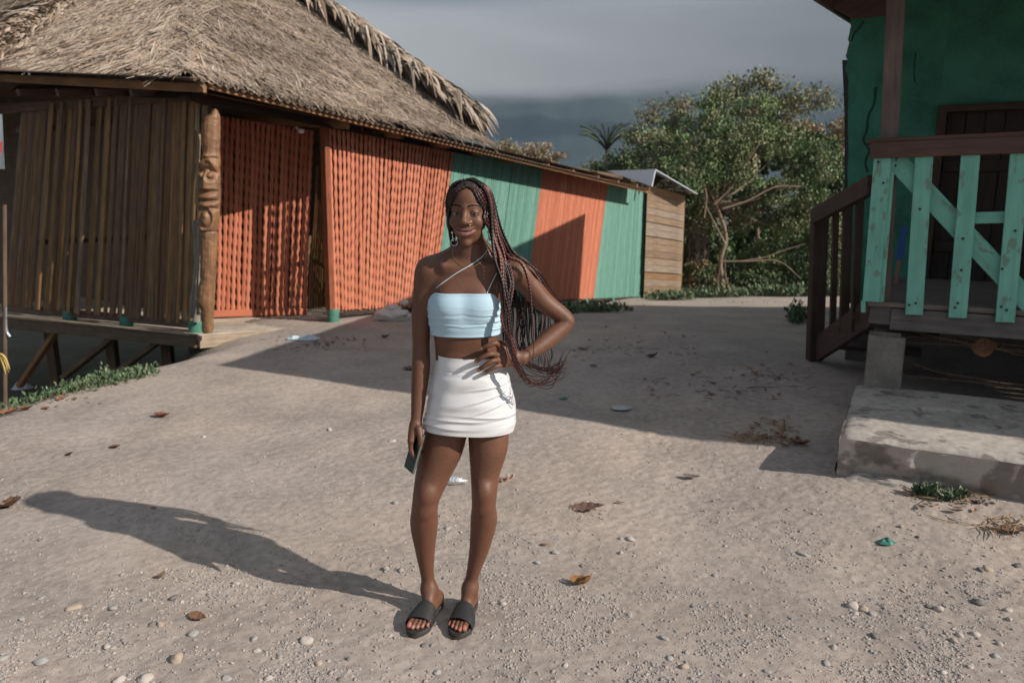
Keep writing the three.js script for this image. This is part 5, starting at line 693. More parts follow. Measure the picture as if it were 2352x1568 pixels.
  const K = [P(1149, 799, 2.53), P(1145, 815, 2.522), P(1151, 828, 2.526), P(1159, 838, 2.535)];
  const finL = [
    [[K[0], 0.0105], [P(1138, 788, 2.505), 0.0095], [P(1121, 794, 2.497), 0.0085], [P(1106, 801, 2.503), 0.0075]],
    [[K[1], 0.0105], [P(1126, 813, 2.492), 0.0095], [P(1107, 821, 2.489), 0.0085], [P(1093, 830, 2.496), 0.0075]],
    [[K[2], 0.0105], [P(1131, 829, 2.494), 0.0092], [P(1113, 840, 2.49), 0.0082], [P(1099, 849, 2.497), 0.0073]],
    [[K[3], 0.0095], [P(1141, 841, 2.502), 0.0082], [P(1125, 849, 2.498), 0.0075], [P(1112, 856, 2.503), 0.0068]]];
  const handL = hand(W, K.map((k, i) => [[lv(W, P(1192, 820 + i * 5, 2.56), 0.6), 0.0165], [lv(W, k, 0.65), 0.0145], [k, 0.0118]]), finL, [[P(1186, 812, 2.575), 0.014], [P(1165, 792, 2.585), 0.0115], [P(1150, 785, 2.62), 0.009]]);
  const WR = P(956, 968, 2.575), ph0 = P(953, 1035, 2.545);
  const kR = [P(944, 1012, 2.535), P(943, 1014, 2.555), P(945, 1014, 2.575), P(949, 1012, 2.592)];
  const finR = kR.map((k, i) => [[k, 0.0098], [k.clone().add(V(0.0, -0.036 + 0.003 * i, 0.0)), 0.009], [k.clone().add(V(0.012, -0.058 + 0.004 * i, 0.006)), 0.0082], [k.clone().add(V(0.026, -0.056 + 0.004 * i, 0.004)), 0.0075]]);
  const handR = hand(WR, kR.map((k) => [[lv(WR, k, 0.25), 0.0175], [lv(WR, k, 0.7), 0.0155], [k, 0.0118]]), finR, [[P(962, 985, 2.545), 0.014], [P(966, 1008, 2.53), 0.0115], [P(964, 1030, 2.53), 0.0088]]);
  // head, in its own frame: eyes at y 0, face towards +z
  const headO = P(1078, 487, 2.592), headQ = eul(0.02, -0.15, -0.02), headI = headQ.clone().invert();
  const hw = (x, y, z) => V(x, y, z).applyQuaternion(headQ).add(headO);
  const hv = V(0, 0, 0);
  const seg = (x, y, z, a, b, ra, rb) => cap(x, y, z, { x: a[0], y: a[1], z: a[2] }, { x: b[0], y: b[1], z: b[2] }, ra, rb);
  const headLocal = (x, y, z, ears = true) => {
    const ax = Math.abs(x);
    let d = ell(x, y, z, [0, 0.028, -0.012], [0.0695, 0.08, 0.09]);
    d = smin(d, ell(x, y, z, [0, 0.05, 0.022], [0.056, 0.05, 0.056]), 0.02);
    d = smin(d, ell(x, y, z, [0, -0.02, 0.02], [0.0595, 0.07, 0.062]), 0.02);
    d = smin(d, ell(x, y, z, [0, -0.066, 0.022], [0.0435, 0.046, 0.052]), 0.022);
    d = smin(d, ell(x, y, z, [0, -0.104, 0.058], [0.018, 0.015, 0.017]), 0.02);
    d = smin(d, ell(ax, y, z, [0.037, -0.03, 0.054], [0.023, 0.021, 0.022]), 0.016);
    d = smin(d, seg(ax, y, z, [0, 0.019, 0.074], [0.042, 0.019, 0.056], 0.009, 0.008), 0.012);
    d = smax(d, -ell(ax, y, z, [0.031, -0.001, 0.096], [0.021, 0.0145, 0.022]), 0.014);
    d = smin(d, seg(x, y, z, [0, 0.01, 0.074], [0, -0.024, 0.092], 0.0078, 0.0105), 0.009);
    d = smin(d, ell(x, y, z, [0, -0.029, 0.094], [0.0135, 0.0115, 0.0125]), 0.006);
    d = smin(d, ell(ax, y, z, [0.0155, -0.0325, 0.083], [0.0095, 0.0085, 0.0115]), 0.006);
    d = smax(d, -ell(ax, y, z, [0.0085, -0.0415, 0.089], [0.0052, 0.003, 0.006]), 0.003);
    d = smin(d, Math.hypot(ax - 0.0315, y + 0.001, z - 0.0635) - 0.0158, 0.005);
    d = smax(d, -ell(ax, y - 0.0 * ax, z, [0.0315, -0.003, 0.083], [0.0148, 0.0055, 0.013]), 0.002);
    d = smin(d, ell(x, y, z, [0, -0.062, 0.064], [0.033, 0.02, 0.022]), 0.014);
    const my = -0.0635 + 9.5 * x * x;
    d = smin(d, Math.hypot((y - my - 0.0055) * 1.25, z - 0.0825 + 8.5 * x * x) - 0.0062 * clamp(1.25 - ax / 0.032 * 0.85), 0.004);
    d = smin(d, Math.hypot((y - my + 0.0085) * 1.15, z - 0.0822 + 9.5 * x * x) - 0.0092 * clamp(1.25 - ax / 0.029 * 0.85), 0.004);
    if (ax < 0.033) d = smax(d, -(Math.hypot((y - my) * 1.0, Math.max(0, 0.079 - 10 * x * x - z)) - 0.0021 * (1 - ax / 0.036)), 0.002);
    d = smax(d, -(Math.hypot(ax - 0.0375, y + 0.057, z - 0.0735) - 0.0035), 0.007);   // dimples at the corners
    if (ears) d = smin(d, ell(ax, y, z, [0.0665, -0.006, -0.004], [0.008, 0.03, 0.017]), 0.008);
    return d;
  };
  const head = (x, y, z) => { const q = Math.hypot(x - headO.x, y - headO.y, z - headO.z); if (q > 0.2) return q - 0.14; hv.set(x - headO.x, y - headO.y, z - headO.z).applyQuaternion(headI); return headLocal(hv.x, hv.y, hv.z); };
  const ySh = P(1000, 690, BZ).y, ySh2 = P(1000, 740, BZ).y;
  const knees = [[P(980, 1138, 2.556), [0.027, 0.034, 0.02]], [P(1110, 1132, 2.562), [0.025, 0.032, 0.018]], [P(976, 1172, 2.562), [0.02, 0.02, 0.012]], [P(1110, 1166, 2.57), [0.019, 0.02, 0.011]]].map(([p, q]) => [[p.x, p.y, p.z], q]);
  const yHip = P(1070, 985, BZ).y;
  const body = (x, y, z) => {
    let d = torso(x, y, z);
    d = smin(d, neck(x, y, z), 0.03); d = smin(d, collar(x, y, z), 0.022); d = smin(d, trap(x, y, z), 0.03); d = smin(d, trapL(x, y, z), 0.03);
    d = smin(d, armR(x, y, z), mix(0.003, 0.045, ss(ySh2, ySh, y))); d = smin(d, armL(x, y, z), mix(0.003, 0.045, ss(ySh2, ySh, y)));
    d = smin(d, legR(x, y, z), mix(0.003, 0.04, ss(yHip, yHip + 0.08, y))); d = smin(d, legL(x, y, z), mix(0.003, 0.04, ss(yHip, yHip + 0.08, y)));
    if (y > 0.36 && y < 0.62) for (const [c, rr] of knees) d = smin(d, ell(x, y, z, c, rr), 0.03);
    if (y < 0.22) for (const f of feet) d = smin(d, f.f(x, y, z), 0.02);
    if (x > W.x - 0.2 && x < W.x + 0.1 && Math.abs(y - W.y) < 0.2) d = smin(d, handL(x, y, z), x > W.x - 0.035 ? 0.014 : 0.003);
    if (x < WR.x + 0.1 && Math.abs(y - WR.y) < 0.25) d = smin(d, handR(x, y, z), y > WR.y - 0.03 ? 0.014 : 0.003);
    if (y > yTop - 0.1) d = smin(d, head(x, y, z), 0.02);
    return d;
  };
  // surface nets on a box grid; cells whose middle lies in a `skip` box are left to a finer grid
  function nets(f, lo, hi, h, skip = []) {
    const nx = Math.ceil((hi.x - lo.x) / h) + 1, ny = Math.ceil((hi.y - lo.y) / h) + 1, nz = Math.ceil((hi.z - lo.z) / h) + 1, val = new Float32Array(nx * ny * nz), I = (i, j, k) => (k * ny + j) * nx + i;
    for (let k = 0; k < nz; k++) for (let j = 0; j < ny; j++) for (let i = 0; i < nx; i++) { const d = f(lo.x + i * h, lo.y + j * h, lo.z + k * h); val[I(i, j, k)] = d; if (d > 3 * h) { const s = Math.min(nx - 1 - i, Math.floor(d * 0.6 / h) - 1); for (let q = 1; q <= s; q++) val[I(i + q, j, k)] = d * 0.4; i += Math.max(0, s); } }
    const vid = new Int32Array(nx * ny * nz).fill(-1), pos = [], idx = []; const off = [[0, 0, 0], [1, 0, 0], [0, 1, 0], [1, 1, 0], [0, 0, 1], [1, 0, 1], [0, 1, 1], [1, 1, 1]], E = [[0, 1], [2, 3], [4, 5], [6, 7], [0, 2], [1, 3], [4, 6], [5, 7], [0, 4], [1, 5], [2, 6], [3, 7]];
    for (let k = 0; k < nz - 1; k++) for (let j = 0; j < ny - 1; j++) for (let i = 0; i < nx - 1; i++) {
      let m = 0; const c = []; for (let q = 0; q < 8; q++) { const v = val[I(i + off[q][0], j + off[q][1], k + off[q][2])]; c.push(v); if (v < 0) m |= 1 << q; } if (m === 0 || m === 255) continue;
      const X = lo.x + (i + 0.5) * h, Y = lo.y + (j + 0.5) * h, Z = lo.z + (k + 0.5) * h; if (skip.some((b) => X > b.min.x + h && X < b.max.x - h && Y > b.min.y + h && Y < b.max.y - h && Z > b.min.z + h && Z < b.max.z - h)) continue;
      let n = 0, x = 0, y = 0, z = 0; for (const [a, b] of E) if ((c[a] < 0) !== (c[b] < 0)) { const t = c[a] / (c[a] - c[b]); x += mix(off[a][0], off[b][0], t); y += mix(off[a][1], off[b][1], t); z += mix(off[a][2], off[b][2], t); n++; }
      vid[I(i, j, k)] = pos.length / 3; pos.push(lo.x + (i + x / n) * h, lo.y + (j + y / n) * h, lo.z + (k + z / n) * h);
    }
    const quad = (a, b, c, d, flip) => { if (a < 0 || b < 0 || c < 0 || d < 0) return; flip ? idx.push(a, c, b, a, d, c) : idx.push(a, b, c, a, c, d); };
    for (let k = 1; k < nz - 1; k++) for (let j = 1; j < ny - 1; j++) for (let i = 1; i < nx - 1; i++) {
      const v = val[I(i, j, k)] < 0;
      if (v !== (val[I(i + 1, j, k)] < 0)) quad(vid[I(i, j - 1, k - 1)], vid[I(i, j, k - 1)], vid[I(i, j, k)], vid[I(i, j - 1, k)], !v);
      if (v !== (val[I(i, j + 1, k)] < 0)) quad(vid[I(i - 1, j, k - 1)], vid[I(i - 1, j, k)], vid[I(i, j, k)], vid[I(i, j, k - 1)], !v);
      if (v !== (val[I(i, j, k + 1)] < 0)) quad(vid[I(i - 1, j - 1, k)], vid[I(i, j - 1, k)], vid[I(i, j, k)], vid[I(i - 1, j, k)], !v);
    }
    // normals from the field itself
    const N = []; for (let q = 0; q < pos.length; q += 3) { const e = h * 0.5, [x, y, z] = [pos[q], pos[q + 1], pos[q + 2]]; const n = V(f(x + e, y, z) - f(x - e, y, z), f(x, y + e, z) - f(x, y - e, z), f(x, y, z + e) - f(x, y, z - e)).normalize(); N.push(n.x, n.y, n.z); }
    return { pos, idx, N };
  }
  const box = (a, b) => new THREE.Box3(a, b), around = (pts, m) => { const b = new THREE.Box3().setFromPoints(pts); b.expandByScalar(m); return b; };
  const bHead = box(V(headO.x - 0.10, headO.y - 0.125, headO.z - 0.12), V(headO.x + 0.10, headO.y + 0.13, headO.z + 0.13));
  const bHL = around([...finL.flat().map((a) => a[0]), P(1190, 820, 2.56)], 0.02), bHR = around([...finR.flat().map((a) => a[0]), P(962, 1000, 2.53)], 0.018);
  const bF = feet.map((f) => around([f.at(0, -0.035, -0.01), f.at(0, 0.035, 0.06), f.at(1.02, -0.045, -0.01), f.at(1.02, 0.045, 0.05)], 0.012));
  const full = box(V(-0.44, -0.05, -2.80), V(0.30, 1.72, -2.38));
  const fines = [[bHead, 0.0028], [bHL, 0.003], [bHR, 0.0035], [bF[0], 0.0035], [bF[1], 0.0035]];
  const out = [nets(body, full.min, full.max, 0.0075, fines.map((a) => a[0])), ...fines.map(([b, h]) => nets(body, b.min, b.max, h))];
  const pos = [], idx = [], N = [], col = []; const skin = [0.128, 0.057, 0.034];
  const nails = []; finL.forEach((f) => { const a = f[2][0], b = f[3][0], d = b.clone().sub(a).normalize(); nails.push([b.clone().addScaledVector(d, 0.001).add(V(0, 0.002, 0.006)), 0.0068, [0.36, 0.215, 0.16]]); });
  feet.forEach((f) => f.toes.forEach((t) => nails.push([t[2].clone().add(V(0, t[3] * 0.9, 0)), t[3] * 0.85, [0.36, 0.13, 0.10]])));
  for (const o of out) {
    const n0 = pos.length / 3; for (const i of o.idx) idx.push(i + n0); for (const v of o.N) N.push(v);
    for (let q = 0; q < o.pos.length; q += 3) {
      const [x, y, z] = [o.pos[q], o.pos[q + 1], o.pos[q + 2]]; pos.push(x, y, z); let c = skin.slice(); const mm = 0.80 + 0.26 * fbm(x * 14, y * 14, z * 14, 3) + 0.16 * fbm(x * 60, y * 60, z * 60, 2); c = c.map((a) => a * mm);
      hv.set(x - headO.x, y - headO.y, z - headO.z); if (hv.length() < 0.16) {
        hv.applyQuaternion(headI); const { x: a, y: b, z: e } = hv, ax = Math.abs(a), my = -0.0635 + 9.5 * a * a;
        if (e > 0.05) {
          const up = Math.abs(b - my - 0.006), dn = Math.abs(b - my + 0.009), wl = clamp(1.15 - ax / 0.033); if (up < 0.0065 * wl || dn < 0.0095 * wl) c = dn < up ? [0.225, 0.105, 0.088] : [0.16, 0.072, 0.058];
          if (Math.abs(b - my) < 0.0016 * (1 - ax / 0.034) + 0.0003 && ax < 0.032) c = ax < 0.019 ? [0.30, 0.24, 0.2] : [0.04, 0.018, 0.014];
          if (0) { const bb = 0.0245 + 0.004 * (1 - Math.pow((ax - 0.03) / 0.02, 2)); if (ax > 0.011 && ax < 0.052 && Math.abs(b - bb) < 0.0036 * (1.1 - (ax - 0.011) / 0.06)) c = c.map((k) => k * 0.28); }
          if (ax > 0.016 && ax < 0.047 && b > -0.001 && b < 0.0035 && e > 0.066) c = c.map((k) => k * 0.3);
        }
      }
      for (const [p, r, cc] of nails) if (Math.abs(p.x - x) < 0.02 && Math.hypot(p.x - x, p.y - y, p.z - z) < r) c = cc;
      col.push(...c);
    }
  }
  const bg = new THREE.BufferGeometry(); bg.setAttribute('position', new THREE.Float32BufferAttribute(pos, 3)); bg.setAttribute('normal', new THREE.Float32BufferAttribute(N, 3)); bg.setAttribute('color', new THREE.Float32BufferAttribute(col, 3)); bg.setAttribute('uv', new THREE.Float32BufferAttribute(pos.flatMap((_, i) => i % 3 === 0 ? [pos[i] * 4 + pos[i + 2] * 3, pos[i + 1] * 4] : []), 2)); bg.setIndex(idx);
  const skinM = mat(0xffffff, { phys: true, vertexColors: true, roughness: 0.5, specularIntensity: 0.7, bumpMap: rep(blotB, 10), bumpScale: 0.001, clearcoat: 0.05, clearcoatRoughness: 0.4 });
  const person = thing('person', 'person in light blue crop top, white satin mini skirt and black slides, hand on hip', 'person', PG(1000, 1420).setY(0));
  wpart('body', bg, skinM, person);
  // eyes
  for (const s of [-1, 1]) { const eye = new THREE.SphereGeometry(0.0143, 24, 18), p = eye.getAttribute('position'), c = []; for (let i = 0; i < p.count; i++) { const r = Math.hypot(p.getX(i) - 0.0024, p.getY(i) + 0.0006); const f = p.getZ(i) > 0; c.push(...(f && r < 0.0066 ? [0.012, 0.007, 0.005] : [0.28, 0.245, 0.22])); } eye.setAttribute('color', new THREE.Float32BufferAttribute(c, 3)); eye.applyQuaternion(headQ); const q = hw(s * 0.0315, -0.0025, 0.0635); eye.translate(q.x, q.y, q.z); wpart('eye', eye, mat(0xffffff, { vertexColors: true, roughness: 0.45 }), person); }
  // brows: a row of short hairs laid on the brow ridge
  for (const s of [-1, 1]) { const gs = [], Rb = rng(7 + s); for (let i = 0; i < 120; i++) { const t = Rb(), ax = mix(0.011, 0.052, t), b = 0.0215 + 0.0055 * (1 - Math.pow((ax - 0.032) / 0.021, 2)) + (Rb() - 0.5) * 0.0055 * (1.15 - t * 0.7); let z = 0.1; while (z > 0.03 && headLocal(s * ax, b, z) > 0.0002) z -= 0.0008; const p = hw(s * ax, b, z + 0.0003), q = hw(s * (ax + 0.006), b + 0.0028 * (1 - 2 * t), z - 0.0012 * (0.3 + t * 2)); gs.push(tube([p, q], [0.00085, 0.0003], 4)); } wpart('eyebrow', merge(gs), mat([0.012, 0.008, 0.007], { roughness: 0.8 }), person); }
  // where the sight line of a pixel meets the body
  const hit = (u, v, off = 0.003, f = body) => { const d = ray(u, v).normalize(), p = camera.position.clone().addScaledVector(d, 2.3); for (let i = 0; i < 120; i++) { const q = f(p.x, p.y, p.z); if (q < 0.0008) break; p.addScaledVector(d, Math.max(0.0006, q * 0.7)); if (p.z < -2.95) break; } return p.addScaledVector(d, -off); };
  const torsoOnly = (x, y, z) => smin(smin(torso(x, y, z), collar(x, y, z), 0.022), smin(neck(x, y, z), Math.min(trap(x, y, z), trapL(x, y, z)), 0.02), 0.03);

  // ---- crop top: a shell round the chest with gathers across it
  const yA = P(1054, 674, 2.53).y, yB = P(1070, 775, 2.53).y;
  const cloth = (fn, y0, y1, n, m, rOf, uvk, par, name, ma) => wpart(name, patch(n, m, (u, v) => { const th = u * Math.PI * 2, Y = mix(y1(th), y0(th), v); return rOf(th, Y, v); }, { uvs: (u, v) => [u * uvk[0], v * uvk[1]] }), ma, par);
  const radial = (f, th, Y, off) => { const r = rowC(Y), sx = Math.sin(th), cz = Math.cos(th); let t = 0.02, tb = 0.3; for (let i = 0; i < 26; i++) { const m = (t + tb) / 2; f(r[1] + sx * m, Y, r[4] + cz * m) < off ? t = m : tb = m; } return [r[1] + sx * t, r[4] + cz * t, sx, cz, t]; };
  const fab = tex(256, (u, v) => 0.9 + 0.12 * (fbm(u * 12, v * 12, 2, 3, 12) - 0.5)), fabB = tex(256, (u, v) => 0.5 + 0.5 * Math.sin(u * 402) * Math.sin(v * 402), { srgb: false });
  const frontness = (th) => ss(-0.2, 0.5, Math.cos(th));
  const topEdge = (th) => { const t = Math.atan2(Math.sin(th), Math.cos(th)); const side = t > 0 ? ss(0.72, 1.45, t) : ss(0.95, 1.6, -t); return mix(yA, yA - 0.062, side); };
  cloth(null, topEdge, () => yB, 170, 84, (th, Y, v) => {
    const t = Math.atan2(Math.sin(th), Math.cos(th)); let [x, z, sx, cz, r] = radial(torso, th, Y, 0.0055); const h = (yA - Y) / (yA - yB);
    const env = ss(0.25, 0.6, h) * (1 - ss(0.80, 0.9, h)), side = 0.55 + 0.9 * ss(0.35, 1.1, t) + 0.45 * ss(-0.2, -0.9, t);
    const w = h * 46 + 2.2 * (fbm(t * 1.3 + 3, h * 3, 2, 3) - 0.5) * 6 + t * 1.1; const g = Math.sin(w) * 0.6 + Math.sin(w * 1.73 + 1.3 + t * 2) * 0.4; const am = 0.0021 * env * side * (0.4 + 1.2 * fbm(t * 2.2, h * 7, 9, 2));
    const bulge = 0.006 * Math.sin(clamp(h) * Math.PI) * ss(0.85, 1.15, t) * (1 - ss(1.5, 2, t)) * Math.sin(h * 40);
    const hem = 0.0015 * (Math.exp(-Math.pow((h - 0.985) / 0.02, 2)) + Math.exp(-Math.pow((h - 0.02) / 0.02, 2))); const o = g * am + hem + bulge * 0.6 + 0.001; return V(x + sx * o, Y, z + cz * o);
  }, [8, 1.2], person, 'crop_top', mat([0.44, 0.62, 0.74], { map: rep(fab, 6), bumpMap: rep(fabB, 6), bumpScale: 0.0002, roughness: 0.8, phys: true, sheen: 0.25, sheenRoughness: 0.5, sheenColor: rgb(0.6, 0.7, 0.8) }));
  const strapM = mat([0.62, 0.70, 0.76], { roughness: 0.7 });
  const strap = (px, r = 0.0016) => wpart('strap', tube(curve(px.map(([u, v]) => hit(u, v, 0.0015, torsoOnly)), 40), r, 6), strapM, person);
  strap([[989, 674], [1008, 656], [1030, 640], [1052, 625], [1075, 612], [1098, 597], [1114, 582], [1119, 573]]); strap([[1119, 673], [1126, 656], [1134, 640], [1143, 622], [1150, 606], [1158, 594]]);
  // ---- skirt
  const sk = [[818, 1002, 1152, 0.094, 2.62], [832, 1000, 1156, 0.097, 2.62], [870, 993, 1172, 0.108, 2.622], [930, 980, 1185, 0.115, 2.625], [965, 971, 1186, 0.117, 2.63], [1000, 961, 1177, 0.116, 2.635], [1030, 957, 1173, 0.115, 2.64]].map(([v, l, r, b, Z]) => { const A = P(l, v, Z), B = P(r, v, Z); return [A.y, (A.x + B.x) / 2, (B.x - A.x) / 2, b, -Z]; });
  const skTop = (th) => P(1075, 826, 2.52).y - 0.004 * Math.sin(th), skBot = (th) => P(1068, 1003, 2.52).y - 0.008 * Math.sin(th) + 0.006 * (1 - Math.cos(th)) * 0.5 ;
  const seam = 1.18;
  cloth(null, skTop, skBot, 260, 150, (th, Y, v) => {
    const r = rowAt(sk, Y), t = Math.atan2(Math.sin(th), Math.cos(th)), h = (sk[1][0] - Y) / (sk[1][0] - sk[5][0]); const e = 2.25, cs = Math.sin(th), cc = Math.cos(th), q = Math.pow(Math.pow(Math.abs(cs), e) + Math.pow(Math.abs(cc), e), -1 / e);
    const x = r[1] + r[2] * cs * q, z = r[4] + r[3] * cc * q; const X = (x - r[1]) / r[2];
    const ridge = (d, s) => Math.exp(-Math.abs(d) / s) , soft = (d, s) => Math.exp(-d * d / (s * s)); let o = 0;
    // long horizontal folds across the hip, pulled towards the seam
    for (const [h0, k, am, s, ph] of [[0.62, 0.022, 0.0046, 0.026, 0], [0.675, -0.008, 0.0032, 0.018, 1], [0.785, 0.03, 0.0034, 0.03, 2], [0.09, 0.02, 0.0016, 0.016, 4]]) { const d = h - h0 - k * X - 0.012 * Math.sin(X * 3 + ph); o += am * (ridge(d, s) - 0.75 * soft(d - 0.038, 0.026)) * (0.6 + 0.5 * Math.sin(X * 2.2 + ph * 1.7)); }
    // pulls fanning out below the hand
    for (const [h0, k, am] of [[0.34, -0.17, 0.0042], [0.23, -0.1, 0.0036], [0.46, -0.22, 0.003]]) { const d = h - h0 - k * (X - 0.75) + 0.03 * (X - 0.75) ** 2; o += am * (ridge(d, 0.017) - 0.7 * soft(d - 0.03, 0.022)) * ss(-0.35, 0.5, X) * (1 - ss(0.97, 1.05, X)); }
    o += (fbm(t * 1.4 + 3, h * 6.5 + t * 0.6, 5, 2) - 0.5) * 0.012 * ss(0.0, 0.15, h) * (1 - ss(0.82, 0.95, h));
    o -= 0.003 * Math.exp(-Math.pow((t - seam) / 0.012, 2)) - 0.0016 * Math.exp(-Math.pow((t - seam - 0.05) / 0.03, 2)); o -= 0.0022 * Math.exp(-Math.pow((h - 0.925) / 0.008, 2)); o += 0.001 * Math.exp(-Math.pow((h - 0.985) / 0.03, 2)); o -= 0.0012 * Math.exp(-Math.pow((h - 0.06) / 0.008, 2));
    o *= mix(0.25, 1.15, ss(0.0, 0.55, cc)) ; return V(x + cs * o, Y, z + cc * o);
  }, [1, 1], person, 'skirt', mat([0.66, 0.665, 0.68], { phys: true, roughness: 0.3, clearcoat: 0.6, clearcoatRoughness: 0.22, specularIntensity: 1 }));
  // ---- sandals
  const blackM = mat([0.022, 0.022, 0.023], { roughness: 0.55, bumpMap: rep(blotB, 3), bumpScale: 0.0006 }), soleM = mat([0.045, 0.038, 0.034], { roughness: 0.8, map: blotT }), inM = mat([0.018, 0.016, 0.015], { roughness: 0.85 });
  feet.forEach((f) => {
    const sd = new THREE.Group(); sd.name = 'slide_sandal'; person.add(sd);
    const half = (t) => 0.031 + 0.017 * ss(0.25, 0.75, t) - 0.034 * Math.pow(clamp((t - 0.8) / 0.27), 2.2) - 0.018 * Math.pow(clamp((0.1 - t) / 0.17), 2), shift = (t) => 0.006 * f.s * ss(0.3, 0.8, t);
    const ring = (y, g) => { const p = []; for (let i = 0; i <= 24; i++) { const t = mix(-0.06, 1.07, i / 24); p.push([t, half(t) * g + shift(t)]); } for (let i = 24; i >= 0; i--) { const t = mix(-0.06, 1.07, i / 24); p.push([t, -half(t) * g + shift(t)]); } return p.map(([t, w]) => f.at(t, w, y)); };
    const rings = [ring(-0.021, 0.9), ring(-0.018, 1), ring(-0.004, 1.02), ring(0.0, 1.0), ring(0.002, 0.93)], n = rings[0].length, ps = [], ix = []; rings.forEach((r) => r.forEach((p) => ps.push(p.x, p.y, p.z))); for (let k = 0; k < 4; k++) for (let i = 0; i < n; i++) { const j = (i + 1) % n; ix.push(k * n + i, k * n + j, (k + 1) * n + j, k * n + i, (k + 1) * n + j, (k + 1) * n + i); }
    wpart('sole', geoOf(ps, ix, null, true), soleM, sd);
    const fp = [], fi = []; ring(0.0022, 0.93).forEach((p) => fp.push(p.x, p.y, p.z)); for (let i = 0; i < 24; i++) fi.push(i, i + 1, n - 2 - i, i, n - 2 - i, n - 1 - i); wpart('footbed', geoOf(fp, fi), inM, sd);
    const st = (o) => patch(36, 14, (u, v) => { const a = mix(-0.12, Math.PI + 0.12, u), t = mix(0.50, 0.845 + 0.05 * Math.cos(a) * f.s * 0.6, v), W2 = half(t) * 1.0 + 0.001, Hh = mix(0.066, 0.040, v) + o, p = f.at(t, Math.cos(a) * (W2 + o) + shift(t), Math.max(-0.006, Math.pow(Math.max(0, Math.sin(a)), 0.75) * Hh - 0.004)); return p; });
    wpart('strap', merge([st(0.0028), st(0)]), blackM, sd);
  });
  // ---- jewellery
  const gold = mat([0.62, 0.42, 0.16], { metalness: 1, roughness: 0.3 }), silver = mat([0.7, 0.7, 0.72], { metalness: 1, roughness: 0.25 });
  wpart('necklace', tube(curve([[1040, 575], [1041, 592], [1050, 604], [1064, 612], [1080, 613], [1096, 608], [1110, 597], [1119, 583]].map(([u, v]) => hit(u, v, 0.0012, torsoOnly)), 60), 0.0014, 6), gold, person);
  for (const [u, v, Z] of [[1039, 534, 2.58], [1122, 533, 2.58]]) { const p = P(u, v, Z), e = new THREE.Group(); e.name = 'earring'; person.add(e); wpart('bead', new THREE.SphereGeometry(0.0052, 12, 8).translate(p.x, p.y, p.z), silver, e); wpart('drop', tube([p.clone(), p.clone().add(V(0.001, -0.016, 0)), p.clone().add(V(0.003, -0.03, 0))], [0.0008, 0.0026, 0.004], 8), silver, e); const ho = new THREE.TorusGeometry(0.012, 0.0013, 6, 24); ho.translate(p.x + 0.006, p.y - 0.034, p.z); wpart('hoop', ho, silver, e); }
  { const r = new THREE.TorusGeometry(0.0052, 0.0006, 6, 20); r.rotateY(0.6); r.applyQuaternion(headQ); const p = hw(0.0225, -0.034, 0.0885); r.translate(p.x, p.y, p.z); wpart('nose_ring', r, gold, person); }

  // ---- hair
  const hair = new THREE.Group(); hair.name = 'hair'; person.add(hair);
  const capF = (x, y, z) => { hv.set(x - headO.x, y - headO.y, z - headO.z).applyQuaternion(headI); const a = hv.x, b = hv.y, c = hv.z; let d = headLocal(a, b, c, false) - 0.004; const hwd = 0.0605 * Math.pow(clamp(1 - Math.max(0, b - 0.008) / 0.082), 0.6); if (c > 0) d = smax(d, -Math.max(Math.abs(a - 0.006 * ss(0.02, 0.09, b)) - hwd, 0.016 - c, b - 0.094), 0.004); d = smax(d, -(b + 0.06), 0.01); return d; };
  { const o = nets(capF, bHead.min, bHead.max, 0.003); const g = new THREE.BufferGeometry(); g.setAttribute('position', new THREE.Float32BufferAttribute(o.pos, 3)); g.setAttribute('normal', new THREE.Float32BufferAttribute(o.N, 3)); g.setIndex(o.idx); g.setAttribute('uv', new THREE.Float32BufferAttribute(new Float32Array(o.pos.length / 3 * 2), 2)); wpart('scalp', g, mat([0.016, 0.011, 0.010], { roughness: 0.7 }), hair); }
  const hairM = mat(0xffffff, { phys: true, vertexColors: true, roughness: 0.42, specularIntensity: 0.6 });
  const R = rng(2024), black = [0.012, 0.009, 0.009], red = [0.10, 0.022, 0.020], aub = [0.20, 0.062, 0.036];
  // three plaited strands read as beads: the radius swells and the tone alternates along the plait
  function braid(pts, r, c1, c2, end = 0.75) {
    if (pts.length > 9) { const q = R(); if (q < 0.3) pts = pts.slice(0, -2); else if (q < 0.5) pts = pts.slice(0, -1); }
    const cv = new THREE.CatmullRomCurve3(pts, false, 'centripetal'), L = cv.getLength(), n = Math.round(L / 0.0032), P2 = cv.getSpacedPoints(n), rad = P2.map((_, i) => { const s = i / n; return r * (1 + 0.2 * Math.cos(i * 1.571)) * (1 - 0.7 * ss(0.4, 1, s)) * (s > 0.97 ? 0.6 : 1); });
    const g = tube(P2, rad, 5, { cap: false }), col = new Float32Array((n + 1) * 6 * 3); for (let i = 0; i <= n; i++) for (let k = 0; k < 6; k++) { const s = i / n, m = ((Math.floor(i / 2) + (k >= 3 ? 1 : 0)) % 2) ? c2 : c1, e = mix(0, 1, ss(end - 0.2, end + 0.15, s)); col.set(m.map((v, q) => mix(v, red[q] * 0.8, e * (c2 === black ? 0.25 : 0.7))), (i * 6 + k) * 3); }
    g.setAttribute('color', new THREE.BufferAttribute(col, 3)); return wpart('braid', g, hairM, hair);
  }
  const J = (a) => (R() + R() - 1) * a, pick = () => { const q = R(); return q < 0.72 ? [black, black] : q < 0.93 ? [black, red] : [red, aub]; };
